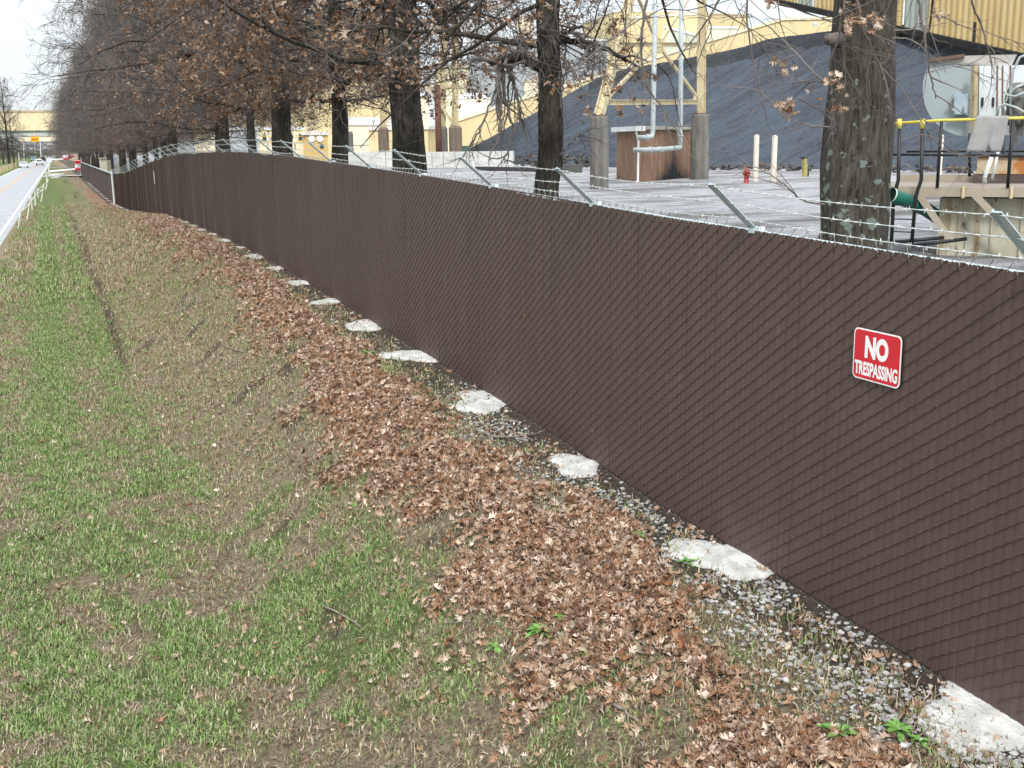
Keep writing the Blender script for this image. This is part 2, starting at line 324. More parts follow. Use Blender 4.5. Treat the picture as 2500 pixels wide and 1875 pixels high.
def slats(y0, y1, wires_to, parent, off=0., h=HF, nm='slat_panel'):
    k = np.arange(int((y1-y0)/PIT)); U = y0+k*PIT
    prof = [(0, 0.0004), (.30, 0.0), (.62, 0.0006), (.67, .0034), (.95, .0040), (.995, .0008)]
    V = []; m = len(prof)
    tj = rng.normal(0, .0010, len(U)); lean = rng.normal(0, .0012, len(U))
    seam = np.zeros(len(U), bool)
    for yp in (5.62, 12.75): seam[np.argmin(abs(U-yp))] = True
    for q, wv in prof:
        Y = U+q*PIT; X = fx(Y)+off+bow(Y, YPOST)+wv+tj
        if q == .95: Y = np.where(seam, Y-.006, Y)
        for hh in (0.02, h-.03):
            V.append(np.stack([X+lean*(hh > 1), Y, fz(Y)+hh+rng.normal(0, .003, len(U))*(hh > 1)], 1))
    V = np.stack(V, 1); n = len(U); idx = np.arange(n)[:, None]*2*m
    F = []
    for j in range(m-1): F.append(idx+np.array([[2*j, 2*j+1, 2*j+3, 2*j+2]]))
    nxt = idx[1:]; F.append(np.stack([idx[:-1, 0]+2*m-2, idx[:-1, 0]+2*m-1, nxt[:, 0]+1, nxt[:, 0]], 1)[~seam[:-1]])
    sp = mk(nm, V.reshape(-1, 3), [np.concatenate(F)], slat_m, parent)
    if wires_to > y0:
        kk = k[U < wires_to]; Uw = U[kk]; dz = .0889; nz_ = int(h/dz)
        # "/" segments: climb towards the camera (smaller Y)
        P = []
        ph = (-kk*dz/2) % dz
        for iz in range(nz_):
            z0 = .03+iz*dz+ph; ok = z0 < h-.03
            a_ = Uw[ok]; zb = z0[ok]
            bwv = bow(a_, YPOST)
            pts = []
            for q, dzz, wv in ((1.0, 0., -.001), (.88, .001, -.0055), (.5, dz*.25, -.0068), (.12, dz*.5-.001, -.0055), (0.0, dz*.5, -.001)):
                Y = a_+q*PIT; pts.append(np.stack([fx(Y)+off+bwv+wv, Y, fz(Y)+zb+dzz], 1))
            P.append(np.stack(pts, 1))
        P = np.concatenate(P); R = np.full(P.shape[:2], .0029)
        Vt, Ft = tubes(P, R, 4); mk('mesh_wire', Vt, [Ft], wire_m, parent, smooth=True)
        # knuckled tops (two wires twisted) and bottoms
        kt = Uw[Uw < 45][::2]; P = []
        for sgn, z00, a1, a2 in ((1, h, .0, .052), (-1, 0., .0, .03)):
            pts = []
            for q, zz, wv in ((-.45, -.035, -.002), (-.15, .6*a2-.0, -.004), (0.05, a2, .004), (.3, .55*a2, .010), (.55, -.012, -.006)):
                Y = kt+q*PIT*1.1; pts.append(np.stack([fx(Y)+off+bow(kt, YPOST)+wv+rng.normal(0, .002, len(kt)), Y, fz(Y)+z00-.03*sgn*(sgn > 0)+sgn*(zz+rng.normal(0, .004, len(kt))*(zz > 0))], 1))
            P.append(np.stack(pts, 1))
        P = np.concatenate(P); Vt, Ft = tubes(P, np.full(P.shape[:2], .0026), 4); mk('wire_knuckle', Vt, [Ft], mat('knuckle_wire', (.16, .14, .125), .5, (.26, .24, .22), scale=20, metal=.3), parent, smooth=True)['kind'] = 'stuff'
    return sp
slats(1.2, 91.9, 91.5, fence)
Yr = np.arange(1, 92, .5)
for z_, r_ in ((HF-.050, .021), (.06, .012)):
    P = np.stack([fx(Yr)+.036, Yr, fz(Yr)+z_], 1); MB().tube(P, r_, 8).build('top_rail' if z_ > 1 else 'bottom_wire', galv, fence, smooth=True)
arm_tip = np.array([-.33, 0, .29]); arm_me = None
def strand_pt(Y, f): return np.stack([fx(Y)-.005+arm_tip[0]*f, Y, fz(Y)+HF-.01+arm_tip[2]*f], -1)
for yp in YP:
    MB().cyl((float(fx(yp))+.062, yp, float(fz(yp))-.3), .037, HF+.29, 12).build('post', galv, fence, smooth=True)
    b0 = np.array([float(fx(yp))+.02, yp, float(fz(yp))+HF-.02]); b1_ = b0+arm_tip*1.06; mb = MB()
    tm = b0+(b1_-b0)*.5; mb.bar(b0, b1_, .060, .006, ref=(.66, 0, .75)); mb.bar(b0+[0, .030, 0], b1_+[0, .030, 0], .005, .03, ref=(.66, 0, .75))
    mb.lathe(b1_-[0, 0, .003], [(.001, -.002), (.027, -.002), (.027, .003), (.001, .003)], 10)
    mb.box(b0-[0, 0, .03], (.06, .06, .035))
    mb.build('barb_arm', galv, fence)
for f in (.2, .58, .97):
    P = []; R = []
    Ys = np.arange(1.3, 91.5, .06); k = np.searchsorted(YPOST, Ys); s = ((Ys-6.372)/2.432) % 1
    base = strand_pt(Ys, f); base[:, 2] -= .018*np.sin(s*math.pi)*(1+.5*np.sin(k*2.1+f*9)); base[:, 0] += .004*np.sin(Ys*3+f)
    mb = MB(); 
    for phs in (0, math.pi):
        near = Ys < 30
        tw = base.copy(); tw[:, 0] += .0022*np.cos(Ys*70+phs); tw[:, 2] += .0022*np.sin(Ys*70+phs); mb.tube(tw, .0022, 4)
    bY = np.arange(1.4, 60, .125)+rng.normal(0, .01, 469)[:len(np.arange(1.4, 60, .125))]; bp_ = np.stack([np.interp(bY, Ys, base[:, i]) for i in range(3)], 1)
    PP = []
    for q in range(4):
        th = rng.uniform(0, 2*math.pi, len(bY)); dv = np.stack([np.cos(th), rng.normal(0, .35, len(bY)), np.sin(th)], 1)*.017
        PP.append(np.stack([bp_-dv*.3, bp_, bp_+dv], 1))
    PP = np.concatenate(PP); Vt, Ft = tubes(PP, np.tile([.003, .0028, .001], (len(PP), 1)), 3); mb.add(Vt, [Ft])
    mb.build('barbed_wire', galv_b, fence)
# far stretch without arms, its white end post, the return behind it
far = thing('chain_link_fence', 'far stretch of brown slatted fence beyond the white post, with plain grey top rail', 'fence', (4.85, 93, float(fz(93))))
slats(94.4, 208, 0, far); far.children[0].data.materials[0] = mat('dark_slat', (.060, .042, .038), .6, (.075, .053, .047), scale=.9, stretch=(1, 3, .35))
Yr2 = np.arange(92.3, 209, 2); MB().tube(np.stack([fx(Yr2)-.03, Yr2, fz(Yr2)+HF+.02], 1), .06, 6).build('top_rail', galv, far)
for yp in np.arange(96, 208, 7.5): MB().cyl((float(fx(yp))+.1, yp, float(fz(yp))-.2), .05, HF+.2, 8).build('post', galv, far)
MB().cyl((float(fx(208))-.02, 208, float(fz(208))-.2), .06, HF+.35, 8).build('end_post', galv_b, far)
MB().cyl((float(fx(93))-.08, 93., float(fz(93))-.2), .055, HF+.45, 10).build('white_post', mat('white_paint', (.72, .72, .70), .5), far)
slats_ret = thing('return_fence', 'dark brown slatted return fence behind the far fence with pale posts', 'fence', (6.2, 222, -1.5))
mb = MB()
mb.box((8.4, 222, -1.5), (5.2, .06, 2.55)); mb.build('slat_panel', slat_m, slats_ret)
for x_ in (6.3, 7.9): MB().cyl((x_, 221.9, -1.6), .06, 3.0, 8).build('post', galv_b, slats_ret)

# sign on the fence
red = mat('sign_red', (.62, .008, .022), .4, (.56, .012, .025), scale=6); swh = mat('sign_white', (.86, .86, .86), .35)
def rrect(w_, h_, r, n=6):
    P = []
    for cx_, cy_, a0 in ((w_/2-r, h_/2-r, 0), (-w_/2+r, h_/2-r, 90), (-w_/2+r, -h_/2+r, 180), (w_/2-r, -h_/2+r, 270)):
        for q in range(n+1): a_ = math.radians(a0+90*q/n); P.append((cx_+r*math.cos(a_), cy_+r*math.sin(a_)))
    return P
def text_mesh(s, size_x, size_y, bold=.02):
    cu = bpy.data.curves.new('t', 'FONT'); cu.body = s; cu.offset = bold; cu.align_x = 'CENTER'; cu.extrude = .0; cu.resolution_u = 4
    o = bpy.data.objects.new('t', cu); C.objects.link(o); dg = bpy.context.evaluated_depsgraph_get(); dg.update()
    me = bpy.data.meshes.new_from_object(o.evaluated_get(dg)); n = len(me.vertices); P = np.empty(n*3); me.vertices.foreach_get('co', P); P = P.reshape(-1, 3)
    fs = [list(p.vertices) for p in me.polygons]; bpy.data.objects.remove(o); bpy.data.curves.remove(cu); bpy.data.meshes.remove(me)
    lo, hi = P.min(0), P.max(0); P[:, 0] = (P[:, 0]-(lo[0]+hi[0])/2)/(hi[0]-lo[0])*size_x; P[:, 1] = (P[:, 1]-(lo[1]+hi[1])/2)/(hi[1]-lo[1])*size_y
    return P[:, :2], fs
def plate(mb, P2, c, ux, uz, nr, th, off=0.):
    P = [np.array(c)+np.array(ux)*x+np.array(uz)*z+np.array(nr)*off for x, z in P2]; mb.prism(P, np.array(nr)*th)
SY, SZ = 5.055, 1.642
cpt = (4.385+float(bow(np.array([SY]), YPOST)[0]), SY, SZ); ux = (0, -1, 0); uz = (0, 0, 1); nr = (-1, 0, 0)
sg = thing('warning_sign', 'red and white sign reading NO TRESPASSING fixed to the brown fence', 'sign', cpt)
mb = MB(); plate(mb, rrect(.405, .305, .035), cpt, ux, uz, nr, .003); mb.build('sign_plate', swh, sg)
mb = MB(); plate(mb, rrect(.388, .288, .029), cpt, ux, uz, nr, .0012, .0032); mb.build('red_field', red, sg)
for s_, sx_, sy_, zz, bo in (('NO', .200, .135, .048, .055), ('TRESPASSING', .366, .084, -.084, .038)):
    P2, fs = text_mesh(s_, sx_, sy_, bo); mb = MB()
    V = np.array([np.array(cpt)+np.array(ux)*x+np.array(uz)*(y+zz)+np.array(nr)*.0052 for x, y in P2])
    mb.add(V, [[f] for f in fs]); mb.build('lettering', swh, sg)
for zz in (.142, -.142):
    mb = MB(); mb.lathe((cpt[0]-.0065, cpt[1], cpt[2]+zz), [(.001, 0), (.004, 0), (.004, .003), (.001, .003)], 8, 'x'); mb.build('bolt', mat('bolt_dark', (.05, .04, .04), .5), sg)
tg = MB().box((float(fx(52.))-.03, 52., float(fz(52.))+1.35), (.01, .12, .55)).build('fence_tag', swh); tag(tg, 'small white tag hanging on the brown fence far along it', 'tag')

# concrete footings
fm = mat('footing_concrete', (.38, .375, .35), .9, (.62, .62, .60), scale=5, bump=.02, bscale=18)
def footing(yp, i):
    r = rng.uniform(.24, .35)*(1.05 if yp < 7 else 1)*(.62 if yp > 55 else 1); n = 26; a_ = np.linspace(0, 2*math.pi, n, endpoint=False); ph = rng.uniform(0, 6, 4)
    rad = r*1.08*(1+.20*np.sin(a_*2+ph[0])+.13*np.sin(a_*3+ph[1])+.08*np.sin(a_*5+ph[2])+.05*np.sin(a_*9+ph[3])+rng.normal(0, .025, n))
    cx_, cy_ = float(fx(yp))-rng.uniform(.12, .22), yp-rng.uniform(-.05, .1); cz = float(zg(cx_, cy_)); V = []
    for sc_, zz in ((1.0, -.06), (1.0, -.004), (.95, .014), (.6, .022), (.25, .026), (.03, .027)):
        X = cx_+rad*sc_*np.cos(a_)*.9; Y = cy_+rad*sc_*np.sin(a_)*1.15; V.append(np.stack([X, Y, zg(X, Y)*.5+cz*.5+zz+.014*(vn(X*14, Y*14)-.5)*(zz > .01)], 1))
    V = np.concatenate(V); q = np.arange(n); F = np.concatenate([np.stack([k*n+q, k*n+(q+1) % n, (k+1)*n+(q+1) % n, (k+1)*n+q], 1) for k in range(5)])
    return mk('concrete_footing', V, [F, [list(range(5*n, 6*n))]], fm, smooth=True, base=np.array([cx_, cy_, cz]))
ORDN = 'first second third fourth fifth sixth seventh eighth ninth tenth eleventh twelfth thirteenth fourteenth fifteenth sixteenth'.split()
names = ['largest white concrete footing in the bottom right corner under the fence', 'white concrete footing below the fence panel left of the warning sign, beside white gravel', 'white concrete footing just right of the curved twig at the fence foot',
         'oval white concrete footing left of the curved twig at the fence foot', 'white concrete footing with a brown leaf lying on it', 'white concrete footing next beyond the one with a leaf on it', 'pale footing where the leaf litter thins beside the fence, right of the black pipe',
         'flat white footing directly above the right end of the black pipe']
for i, yp in enumerate(YP):
    if yp < 3 or 46 < yp < 58: continue
    o = footing(yp, i); k = int(round((yp-3.94)/2.432))
    lb = names[k] if k < len(names) else (ORDN[k-8]+' white footing beyond the black pipe, nearer than the leaf heap' if yp < 47 else ORDN[int(round((yp-58)/2.432))]+' tiny white footing past the leaf heap against the fence')
    tag(o, lb, 'footing', 'concrete footings along the fence foot')

for j, yp in enumerate(np.arange(95.5, 165, 4.9)):
    tag(footing(yp, j), ORDN[j]+' tiny white footing along the far fence beyond the white post', 'footing', 'concrete footings along the fence foot')
# ================================================================== GROUND COVER
def leaf_shapes():
    out_ = []
    for v in range(6):
        r = np.random.default_rng(v+3)
        # pin-oak leaf: midrib with pointed lobes, as quads both sides
        ts = np.array([0, .2, .3, .45, .55, .7, .8, 1.0]); wd = np.array([.03, .28, .08, .42, .10, .30, .08, .02])*r.uniform(.85, 1.2, 8)
        curl = r.uniform(-3.2, 4.2); fold = r.uniform(.2, 1.5); V = []
        for tt, ww in zip(ts, wd):
            for sd_ in (-1, 0, 1):
                x_ = sd_*ww; y_ = tt-.5+abs(sd_)*ww*.35; z_ = abs(x_)*fold+curl*(y_**2)*.5+r.normal(0, .025)
                V.append((x_, y_, z_))
        F = []
        for k in range(7):
            b_ = 3*k; F += [[b_, b_+1, b_+4, b_+3], [b_+1, b_+2, b_+5, b_+4]]
        out_.append((np.array(V), np.array(F)))
    return out_
LS = leaf_shapes()
def scatter(shapes, P, size, tilt=.5, zup=0.):
    """copies of small shapes at P with random turn and tilt -> verts, faces (mesh data of ONE ground-cover object)"""
    Vs, Fs, n0 = [], [], 0; pick = rng.integers(0, len(shapes), len(P))
    for s in range(len(shapes)):
        ix = np.where(pick == s)[0]
        if not len(ix): continue
        V, F = shapes[s]; n = len(ix); a_ = rng.uniform(0, 2*math.pi, n); b_ = rng.normal(0, tilt, n); c = rng.normal(0, tilt, n)
        S = V[None]*size[ix][:, None, None]
        x, y, z = S[..., 0], S[..., 1], S[..., 2]
        y, z = y*np.cos(b_)[:, None]-z*np.sin(b_)[:, None], y*np.sin(b_)[:, None]+z*np.cos(b_)[:, None]
        x, z = x*np.cos(c)[:, None]-z*np.sin(c)[:, None], x*np.sin(c)[:, None]+z*np.cos(c)[:, None]
        x, y = x*np.cos(a_)[:, None]-y*np.sin(a_)[:, None], x*np.sin(a_)[:, None]+y*np.cos(a_)[:, None]
        W = np.stack([x, y, z], 2)+P[ix][:, None]; Vs.append(W.reshape(-1, 3)); Fs.append((F[None]+(np.arange(n)*len(V))[:, None, None]).reshape(-1, F.shape[1])+n0); n0 += n*len(V)
    return np.concatenate(Vs), Fs
leaf_m = mat('dry_leaf', (.2, .1, .06), .75, island=[(.06, .036, .025), (.22, .115, .062), (.38, .24, .16), (.12, .065, .04), (.52, .38, .28), (.26, .145, .082), (.66, .53, .42), (.16, .085, .05), (.42, .29, .20), (.27, .11, .05), (.38, .26, .18), (.70, .58, .48), (.05, .03, .02)], spec=.25)
def sample(n, x0, x1, y0, y1, dens, bias=1.6):
    Y = y0+(y1-y0)*rng.random(n)**bias; X = rng.uniform(x0, x1, n); keep = rng.random(n) < dens(X, Y); return X[keep], Y[keep]
lx, ly = sample(190000, 1.8, 4.4, 3, 48, lambda X, Y: np.clip(leafd(X, Y), 0, 1)*(.9), 1.9)
l2x, l2y = sample(42000, -1.5, 4.38, 3, 60, lambda X, Y: .10+.8*sst((X-.3)/2.4)*sst((fbm(X*2, Y*1.5+3)-.40)/.2), 1.7)
l3x, l3y = sample(6000, 3.0, 4.5, 45, 90, lambda X, Y: .9+0*X, 1.0)
lX = np.concatenate([lx, l2x, l3x]); lY = np.concatenate([ly, l2y, l3y]); nb = len(lx)
lift = np.zeros(len(lX)); lift[:nb] = rng.random(nb)**1.5*.045*leafd(lx, ly)
P = np.stack([lX, lY, zg(lX, lY)+.012+lift], 1); sz = .036+.062*rng.random(len(lX))**1.3; sz[nb:] *= rng.uniform(.45, .95, len(sz)-nb); sz = sz*(1+.012*np.clip(lY-10, 0, 40))
Vv, Ff = scatter(LS, P, sz, .6); tag(mk('fallen_leaves', Vv, Ff, leaf_m), 'brown fallen oak leaves drifted in a strip along the fence', 'leaves', kind='stuff')
# grass: bent blades
bl = []
for v in range(5):
    r = np.random.default_rng(v+40); bnd = r.uniform(.15, .9); wv = (.05, .07, .09, .06, .11)[v]
    bl.append((np.array([(-wv, 0, 0), (wv, 0, 0), (wv*.7, bnd*.35, .55), (-wv*.7, bnd*.35, .55), (0, bnd, .80)]), [np.array([[0, 1, 2, 3]]), np.array([[3, 2, 4]])]))
def blades(X, Y, size, m, name, label, tilt=.35):
    n0 = 0; Vs = []; F4 = []; F3 = []; P = np.stack([X, Y, zg(X, Y)-.004], 1); pick = rng.integers(0, 5, len(X))
    for s in range(5):
        ix = np.where(pick == s)[0]; V, (q, tr) = bl[s]; n = len(ix); a_ = rng.uniform(0, 2*math.pi, n); b_ = rng.normal(0, tilt, n)
        S = V[None]*size[ix][:, None, None]; x, y, z = S[..., 0], S[..., 1], S[..., 2]; y, z = y*np.cos(b_)[:, None]-z*np.sin(b_)[:, None], y*np.sin(b_)[:, None]+z*np.cos(b_)[:, None]
        x, y = x*np.cos(a_)[:, None]-y*np.sin(a_)[:, None], x*np.sin(a_)[:, None]+y*np.cos(a_)[:, None]
        Vs.append((np.stack([x, y, z], 2)+P[ix][:, None]).reshape(-1, 3)); o_ = (np.arange(n)*5)[:, None]+n0; F4.append(o_+q[0]); F3.append(o_+tr[0]); n0 += 5*n
    return tag(mk(name, np.concatenate(Vs), [np.concatenate(F4), np.concatenate(F3)], m), label, 'grass', kind='stuff')
gmat = mat('grass_green', (.1, .2, .05), .7, island=[(.05, .10, .022), (.14, .25, .055), (.26, .37, .11), (.09, .175, .04), (.38, .41, .22), (.17, .28, .08), (.36, .34, .20), (.12, .22, .065), (.46, .41, .27)], spec=.2)
smat = mat('grass_straw', (.3, .22, .12), .8, island=[(.13, .095, .06), (.36, .275, .18), (.52, .43, .31), (.22, .165, .105), (.60, .52, .40), (.20, .27, .09), (.10, .075, .05), (.30, .215, .14), (.17, .20, .08)], spec=.15)
gx, gy = sample(680000, -1.6, 4.2, 3.2, 34, lambda X, Y: np.clip(greenm(X, Y)*1.2*(1-.85*leafd(X, Y))*(1-soilm(X, Y))*(.2+1.3*sst((fbm(X*6, Y*5, 2)-.35)/.3))+.04, 0, 1), 1.9)
blades(gx, gy, rng.uniform(.03, .085, len(gx))*(.5+.6*fbm(gx*4+8, gy*3.4, 2))*(1+.03*np.clip(gy-8, 0, 30)), gmat, 'grass', 'short green grass growing in patches on the verge', .7)
gx, gy = sample(640000, -1.6, 4.25, 3.2, 34, lambda X, Y: np.clip((1-.7*greenm(X, Y))*(1-.93*leafd(X, Y))*(1-.7*soilm(X, Y)), 0, 1)*(.15+1.1*sst((fbm(X*7+40, Y*5.5, 2)-.32)/.3)), 1.9)
blades(gx, gy, .018+.05*rng.random(len(gx))**1.5*(1+.03*np.clip(gy-8, 0, 30)), smat, 'dry_grass', 'dry straw coloured dead grass between the green patches', 1.0)
gx, gy = sample(70000, -1.9, 4.2, 33, 95, lambda X, Y: np.clip(greenm(X, Y)*1.2*(1-.85*leafd(X, Y))*(1-soilm(X, Y))+.02, 0, 1)*(X > roadR(Y)+.6), 1.4)
blades(gx, gy, rng.uniform(.08, .2, len(gx)), gmat, 'grass', 'green grass on the far part of the verge', .5)
gx, gy = sample(70000, -1.9, 4.2, 33, 95, lambda X, Y: np.clip((1-.7*greenm(X, Y))*(1-.93*leafd(X, Y)), 0, 1)*(.2+sst((fbm(X*2+40, Y*1.2, 3)-.38)/.2))*(X > roadR(Y)+.5), 1.4)
blades(gx, gy, rng.uniform(.07, .17, len(gx)), smat, 'dry_grass', 'dead straw grass on the far part of the verge', .9)
# pale gravel along the fence foot
st = []
for v in range(4):
    r = np.random.default_rng(v+90); V = []
    for zz, rr in ((-.3, .75), (.15, 1.), (.5, .6)):
        for q in range(6): a_ = q*math.pi/3+r.uniform(-.2, .2); V.append((rr*math.cos(a_)*r.uniform(.7, 1.1), rr*math.sin(a_)*r.uniform(.6, .9), zz*r.uniform(.8, 1.1)))
    V.append((0, 0, .6)); V = np.array(V)*.5; F = []
    for k in range(2):
        for q in range(6): F.append([k*6+q, k*6+(q+1) % 6, (k+1)*6+(q+1) % 6, (k+1)*6+q])
    for q in range(6): F.append([12+q, 12+(q+1) % 6, 18, 18])
    F = np.array(F); F3_ = F[12:, :3]; st.append((V, F[:12], F3_))
def sden(X, Y):
    d = fx(Y)-X; c = .75*sst((fbm(X*2.0+70, Y*1.2+4, 3)-.40)/.16); return np.clip(sst((1.05-d)/.5)*c*sst((13-Y)/4)+.06*sst((1.4-d)/.5), 0, 1)
gx, gy = sample(30000, 3.1, 4.38, 3.2, 40, sden, 1.6)
s3 = [(V, np.concatenate([F, np.stack([f[:, 0], f[:, 1], f[:, 2], f[:, 2]], 1)])) for V, F, f in st]
Vs, F4, F3, n0 = [], [], [], 0; pick = rng.integers(0, 4, len(gx)); P = np.stack([gx, gy, zg(gx, gy)+.008], 1)
for s in range(4):
    V, F, f = st[s]; ix = np.where(pick == s)[0]; n = len(ix); a_ = rng.uniform(0, 6.28, n); S = V[None]*(.014+.042*rng.random(n)**2.0)[:, None, None]
    x, y, z = S[..., 0], S[..., 1], S[..., 2]; x, y = x*np.cos(a_)[:, None]-y*np.sin(a_)[:, None], x*np.sin(a_)[:, None]+y*np.cos(a_)[:, None]
    Vs.append((np.stack([x, y, z], 2)+P[ix][:, None]).reshape(-1, 3)); o_ = (np.arange(n)*19)[:, None, None]+n0; F4.append((o_+F[None]).reshape(-1, 4)); F3.append((o_+f[None]).reshape(-1, 3)); n0 += 19*n
tag(mk('gravel', np.concatenate(Vs), [np.concatenate(F4), np.concatenate(F3)], mat('pale_stone', (.5, .5, .5), .85, island=[(.12, .11, .10), (.28, .28, .28), (.38, .37, .35), (.20, .19, .185), (.48, .48, .46), (.15, .135, .12)]), smooth=False), 'loose pale gravel stones along the fence foot', 'gravel', kind='stuff')
# sticks
stm = mat('stick_bark', (.30, .25, .21), .9, (.16, .13, .10), scale=20)
def stick(pix, r, label, zz=-.3, nm='fallen_twig', m=stm):
    P = []
    for x, y in pix:
        p = onz(x, y, zz)
        for _ in range(12): p = onz(x, y, float(zg(p[0], p[1]))+.03)
        P.append(p)
    P = np.array(P); P2 = [P[0]]
    for a_, b_ in zip(P[:-1], P[1:]):
        for q in (.33, .66, 1): P2.append(a_+(b_-a_)*q+rng.normal(0, .006, 3)*(q < 1))
    o = MB().tube(P2, np.linspace(r, r*.45, len(P2)), 6).build(nm, m, None, True, base=P[0]); return tag(o, label, 'twig' if nm != 'pipe_piece' else 'pipe')
stick([(1181, 1056), (1210, 1066), (1260, 1066), (1300, 1060), (1332, 1049)], .010, 'long curved grey twig touching the fence between two footings')
stick([(1243, 1052), (1275, 1060), (1300, 1058)], .006, 'thin short twig lying beside the long curved twig')
stick([(790, 1480), (830, 1498), (880, 1530)], .010, 'thin brown stick in the green grass below the leaf strip')
stick([(1500, 1720), (1530, 1742), (1562, 1762)], .013, 'thick pale stick with a broken end at the lower edge of the leaf strip')
stick([(1238, 1555), (1238, 1585), (1247, 1603)], .006, 'short forked twig beside the small green weed clump')
stick([(1085, 1522), (1150, 1515), (1110, 1560)], .006, 'angled thin twig in bare soil left of the weed clump')
stick([(283, 722), (298, 733), (318, 724), (345, 723)], .022, 'bleached forked branch on the bank near the ditch', -.8)
stick([(545, 842), (575, 855), (600, 860)], .014, 'pale twig at the left edge of the leaf strip', -.4)
stick([(602, 735), (640, 729), (676, 723)], .028, 'straight black pipe piece lying across the leaf strip', -.2, 'pipe_piece', mat('black_plastic', (.02, .022, .025), .5))
# single leaves caught in the mesh
for (x, y, s_, lb) in ((1450, 1048, .05, 'small pale leaf caught in the fence mesh above the last gravel footing'), (1212, 908, .05, 'small curled leaf stuck on the fence right of the leaf covered footing'), (1285, 765, .06, 'brown leaf caught midway up the fence right of centre'), (1008, 740, .06, 'rust brown leaf caught low in the fence mesh left of centre'), (1075, 830, .05, 'tiny pale leaf caught near the foot of the fence')):
    r = ray(x, y); p = CAM+r*(4.37/r[0]); V, F = LS[int(x) % 6]; W = V*s_; W = np.stack([-np.abs(W[:, 2])-.004, W[:, 0], W[:, 1]], 1)+p; tag(mk('caught_leaf', W, [F], leaf_m, base=p), lb, 'leaf')
# broad-leaved weeds
wm = mat('weed_leaf', (.10, .22, .04), .6, (.16, .32, .07), scale=12)
def weed(x, y, s, label, n=16, zz=-.3):
    p = onz(x, y, zz)
    for _ in range(12): p = onz(x, y, float(zg(p[0], p[1])))
    root = thing('weed', label, 'weed', p, 'green weeds on the verge'); mb = MB()
    for k in range(n):
        a_ = k*2.4+rng.uniform(-.3, .3); ln = s*rng.uniform(.6, 1.1); el = rng.uniform(.2, .9); dv = np.array([math.cos(a_), math.sin(a_), 0]); sv = np.array([-dv[1], dv[0], 0]); V = []
        for tt, ww in ((0, .05), (.3, .16), (.6, .26), (.85, .18), (1, .02)):
            c_2 = p+dv*ln*tt*math.cos(el)+up*(ln*(math.sin(el)*tt-.45*tt*tt)+.01)
            V += [c_2-sv*ln*ww*.6+up*ln*.05, c_2, c_2+sv*ln*ww*.6+up*ln*.05]
        F = []
        for q in range(4): b_ = 3*q; F += [[b_, b_+1, b_+4, b_+3], [b_+1, b_+2, b_+5, b_+4]]
        mb.add(V, [F])
    mb.build('foliage', wm, root, True)
weed(2050, 1800, .14, 'leafy green weed in black soil at the bottom edge'); weed(2195, 1790, .12, 'spreading green weed right of the leafy one near the corner footing'); weed(2245, 1815, .07, 'small bright weed just below the spreading weed')
weed(1320, 1545, .13, 'spiky green weed clump standing in the leaf strip', 26); weed(1378, 1512, .09, 'small green weed right of the spiky clump', 14); weed(1210, 1585, .09, 'pale rosette weed left of the spiky clump')
weed(1560, 1312, .10, 'green weed in the gravel left of a footing'); weed(1680, 1375, .08, 'small weed in gravel beside the footing left of the sign'); weed(900, 868, .14, 'bright green tuft left of the leaf strip', 20)
weed(1255, 1710, .07, 'flat green weed on bare soil near the bottom edge')

# ================================================================== YARD
YZ = .95
def cmat(name, col, col2, scale=1.2, **k): return mat(name, col, .75, col2, scale=scale, **k)
yel = cmat('yellow_cladding', (.68, .54, .29), (.75, .62, .36), .3); cream = cmat('cream_cladding', (.76, .69, .50), (.82, .76, .58), .3)
yroof = cmat('pale_roof', (.78, .74, .68), (.68, .62, .55), .4); tan = cmat('tan_cladding', (.50, .42, .31), (.58, .50, .38), .4)
bgrey = cmat('grey_cladding', (.36, .39, .42), (.42, .45, .47), .4); whitem = cmat('white_panel', (.78, .80, .80), (.70, .72, .72), 2)
pierm = mat('pier_concrete', (.10, .095, .085), .9, (.21, .20, .175), scale=1.5, stretch=(2, 2, .35), bump=.01, bscale=12)
steel_y = mat('cream_steel', (.56, .48, .30), .6, (.42, .30, .16), scale=2.2, stretch=(1, 1, .6), lo=.5, hi=.8)
rustd = mat('dark_rust', (.09, .035, .025), .85, (.16, .07, .05), scale=2)
pipem = mat('pipe_grey', (.30, .35, .36), .55, (.42, .46, .45), scale=3)
glass = mat('window_glass', (.05, .07, .08), .15)
dark = mat('dark_opening', (.03, .03, .035), .8)
def facing(x, y, F):
    """unit vectors to the right and away, as seen from the camera along this pixel"""
    r = ray(x, y); a_ = np.array([r[0], r[1], 0]); a_ /= np.linalg.norm(a_); return np.array([a_[1], -a_[0], 0]), a_
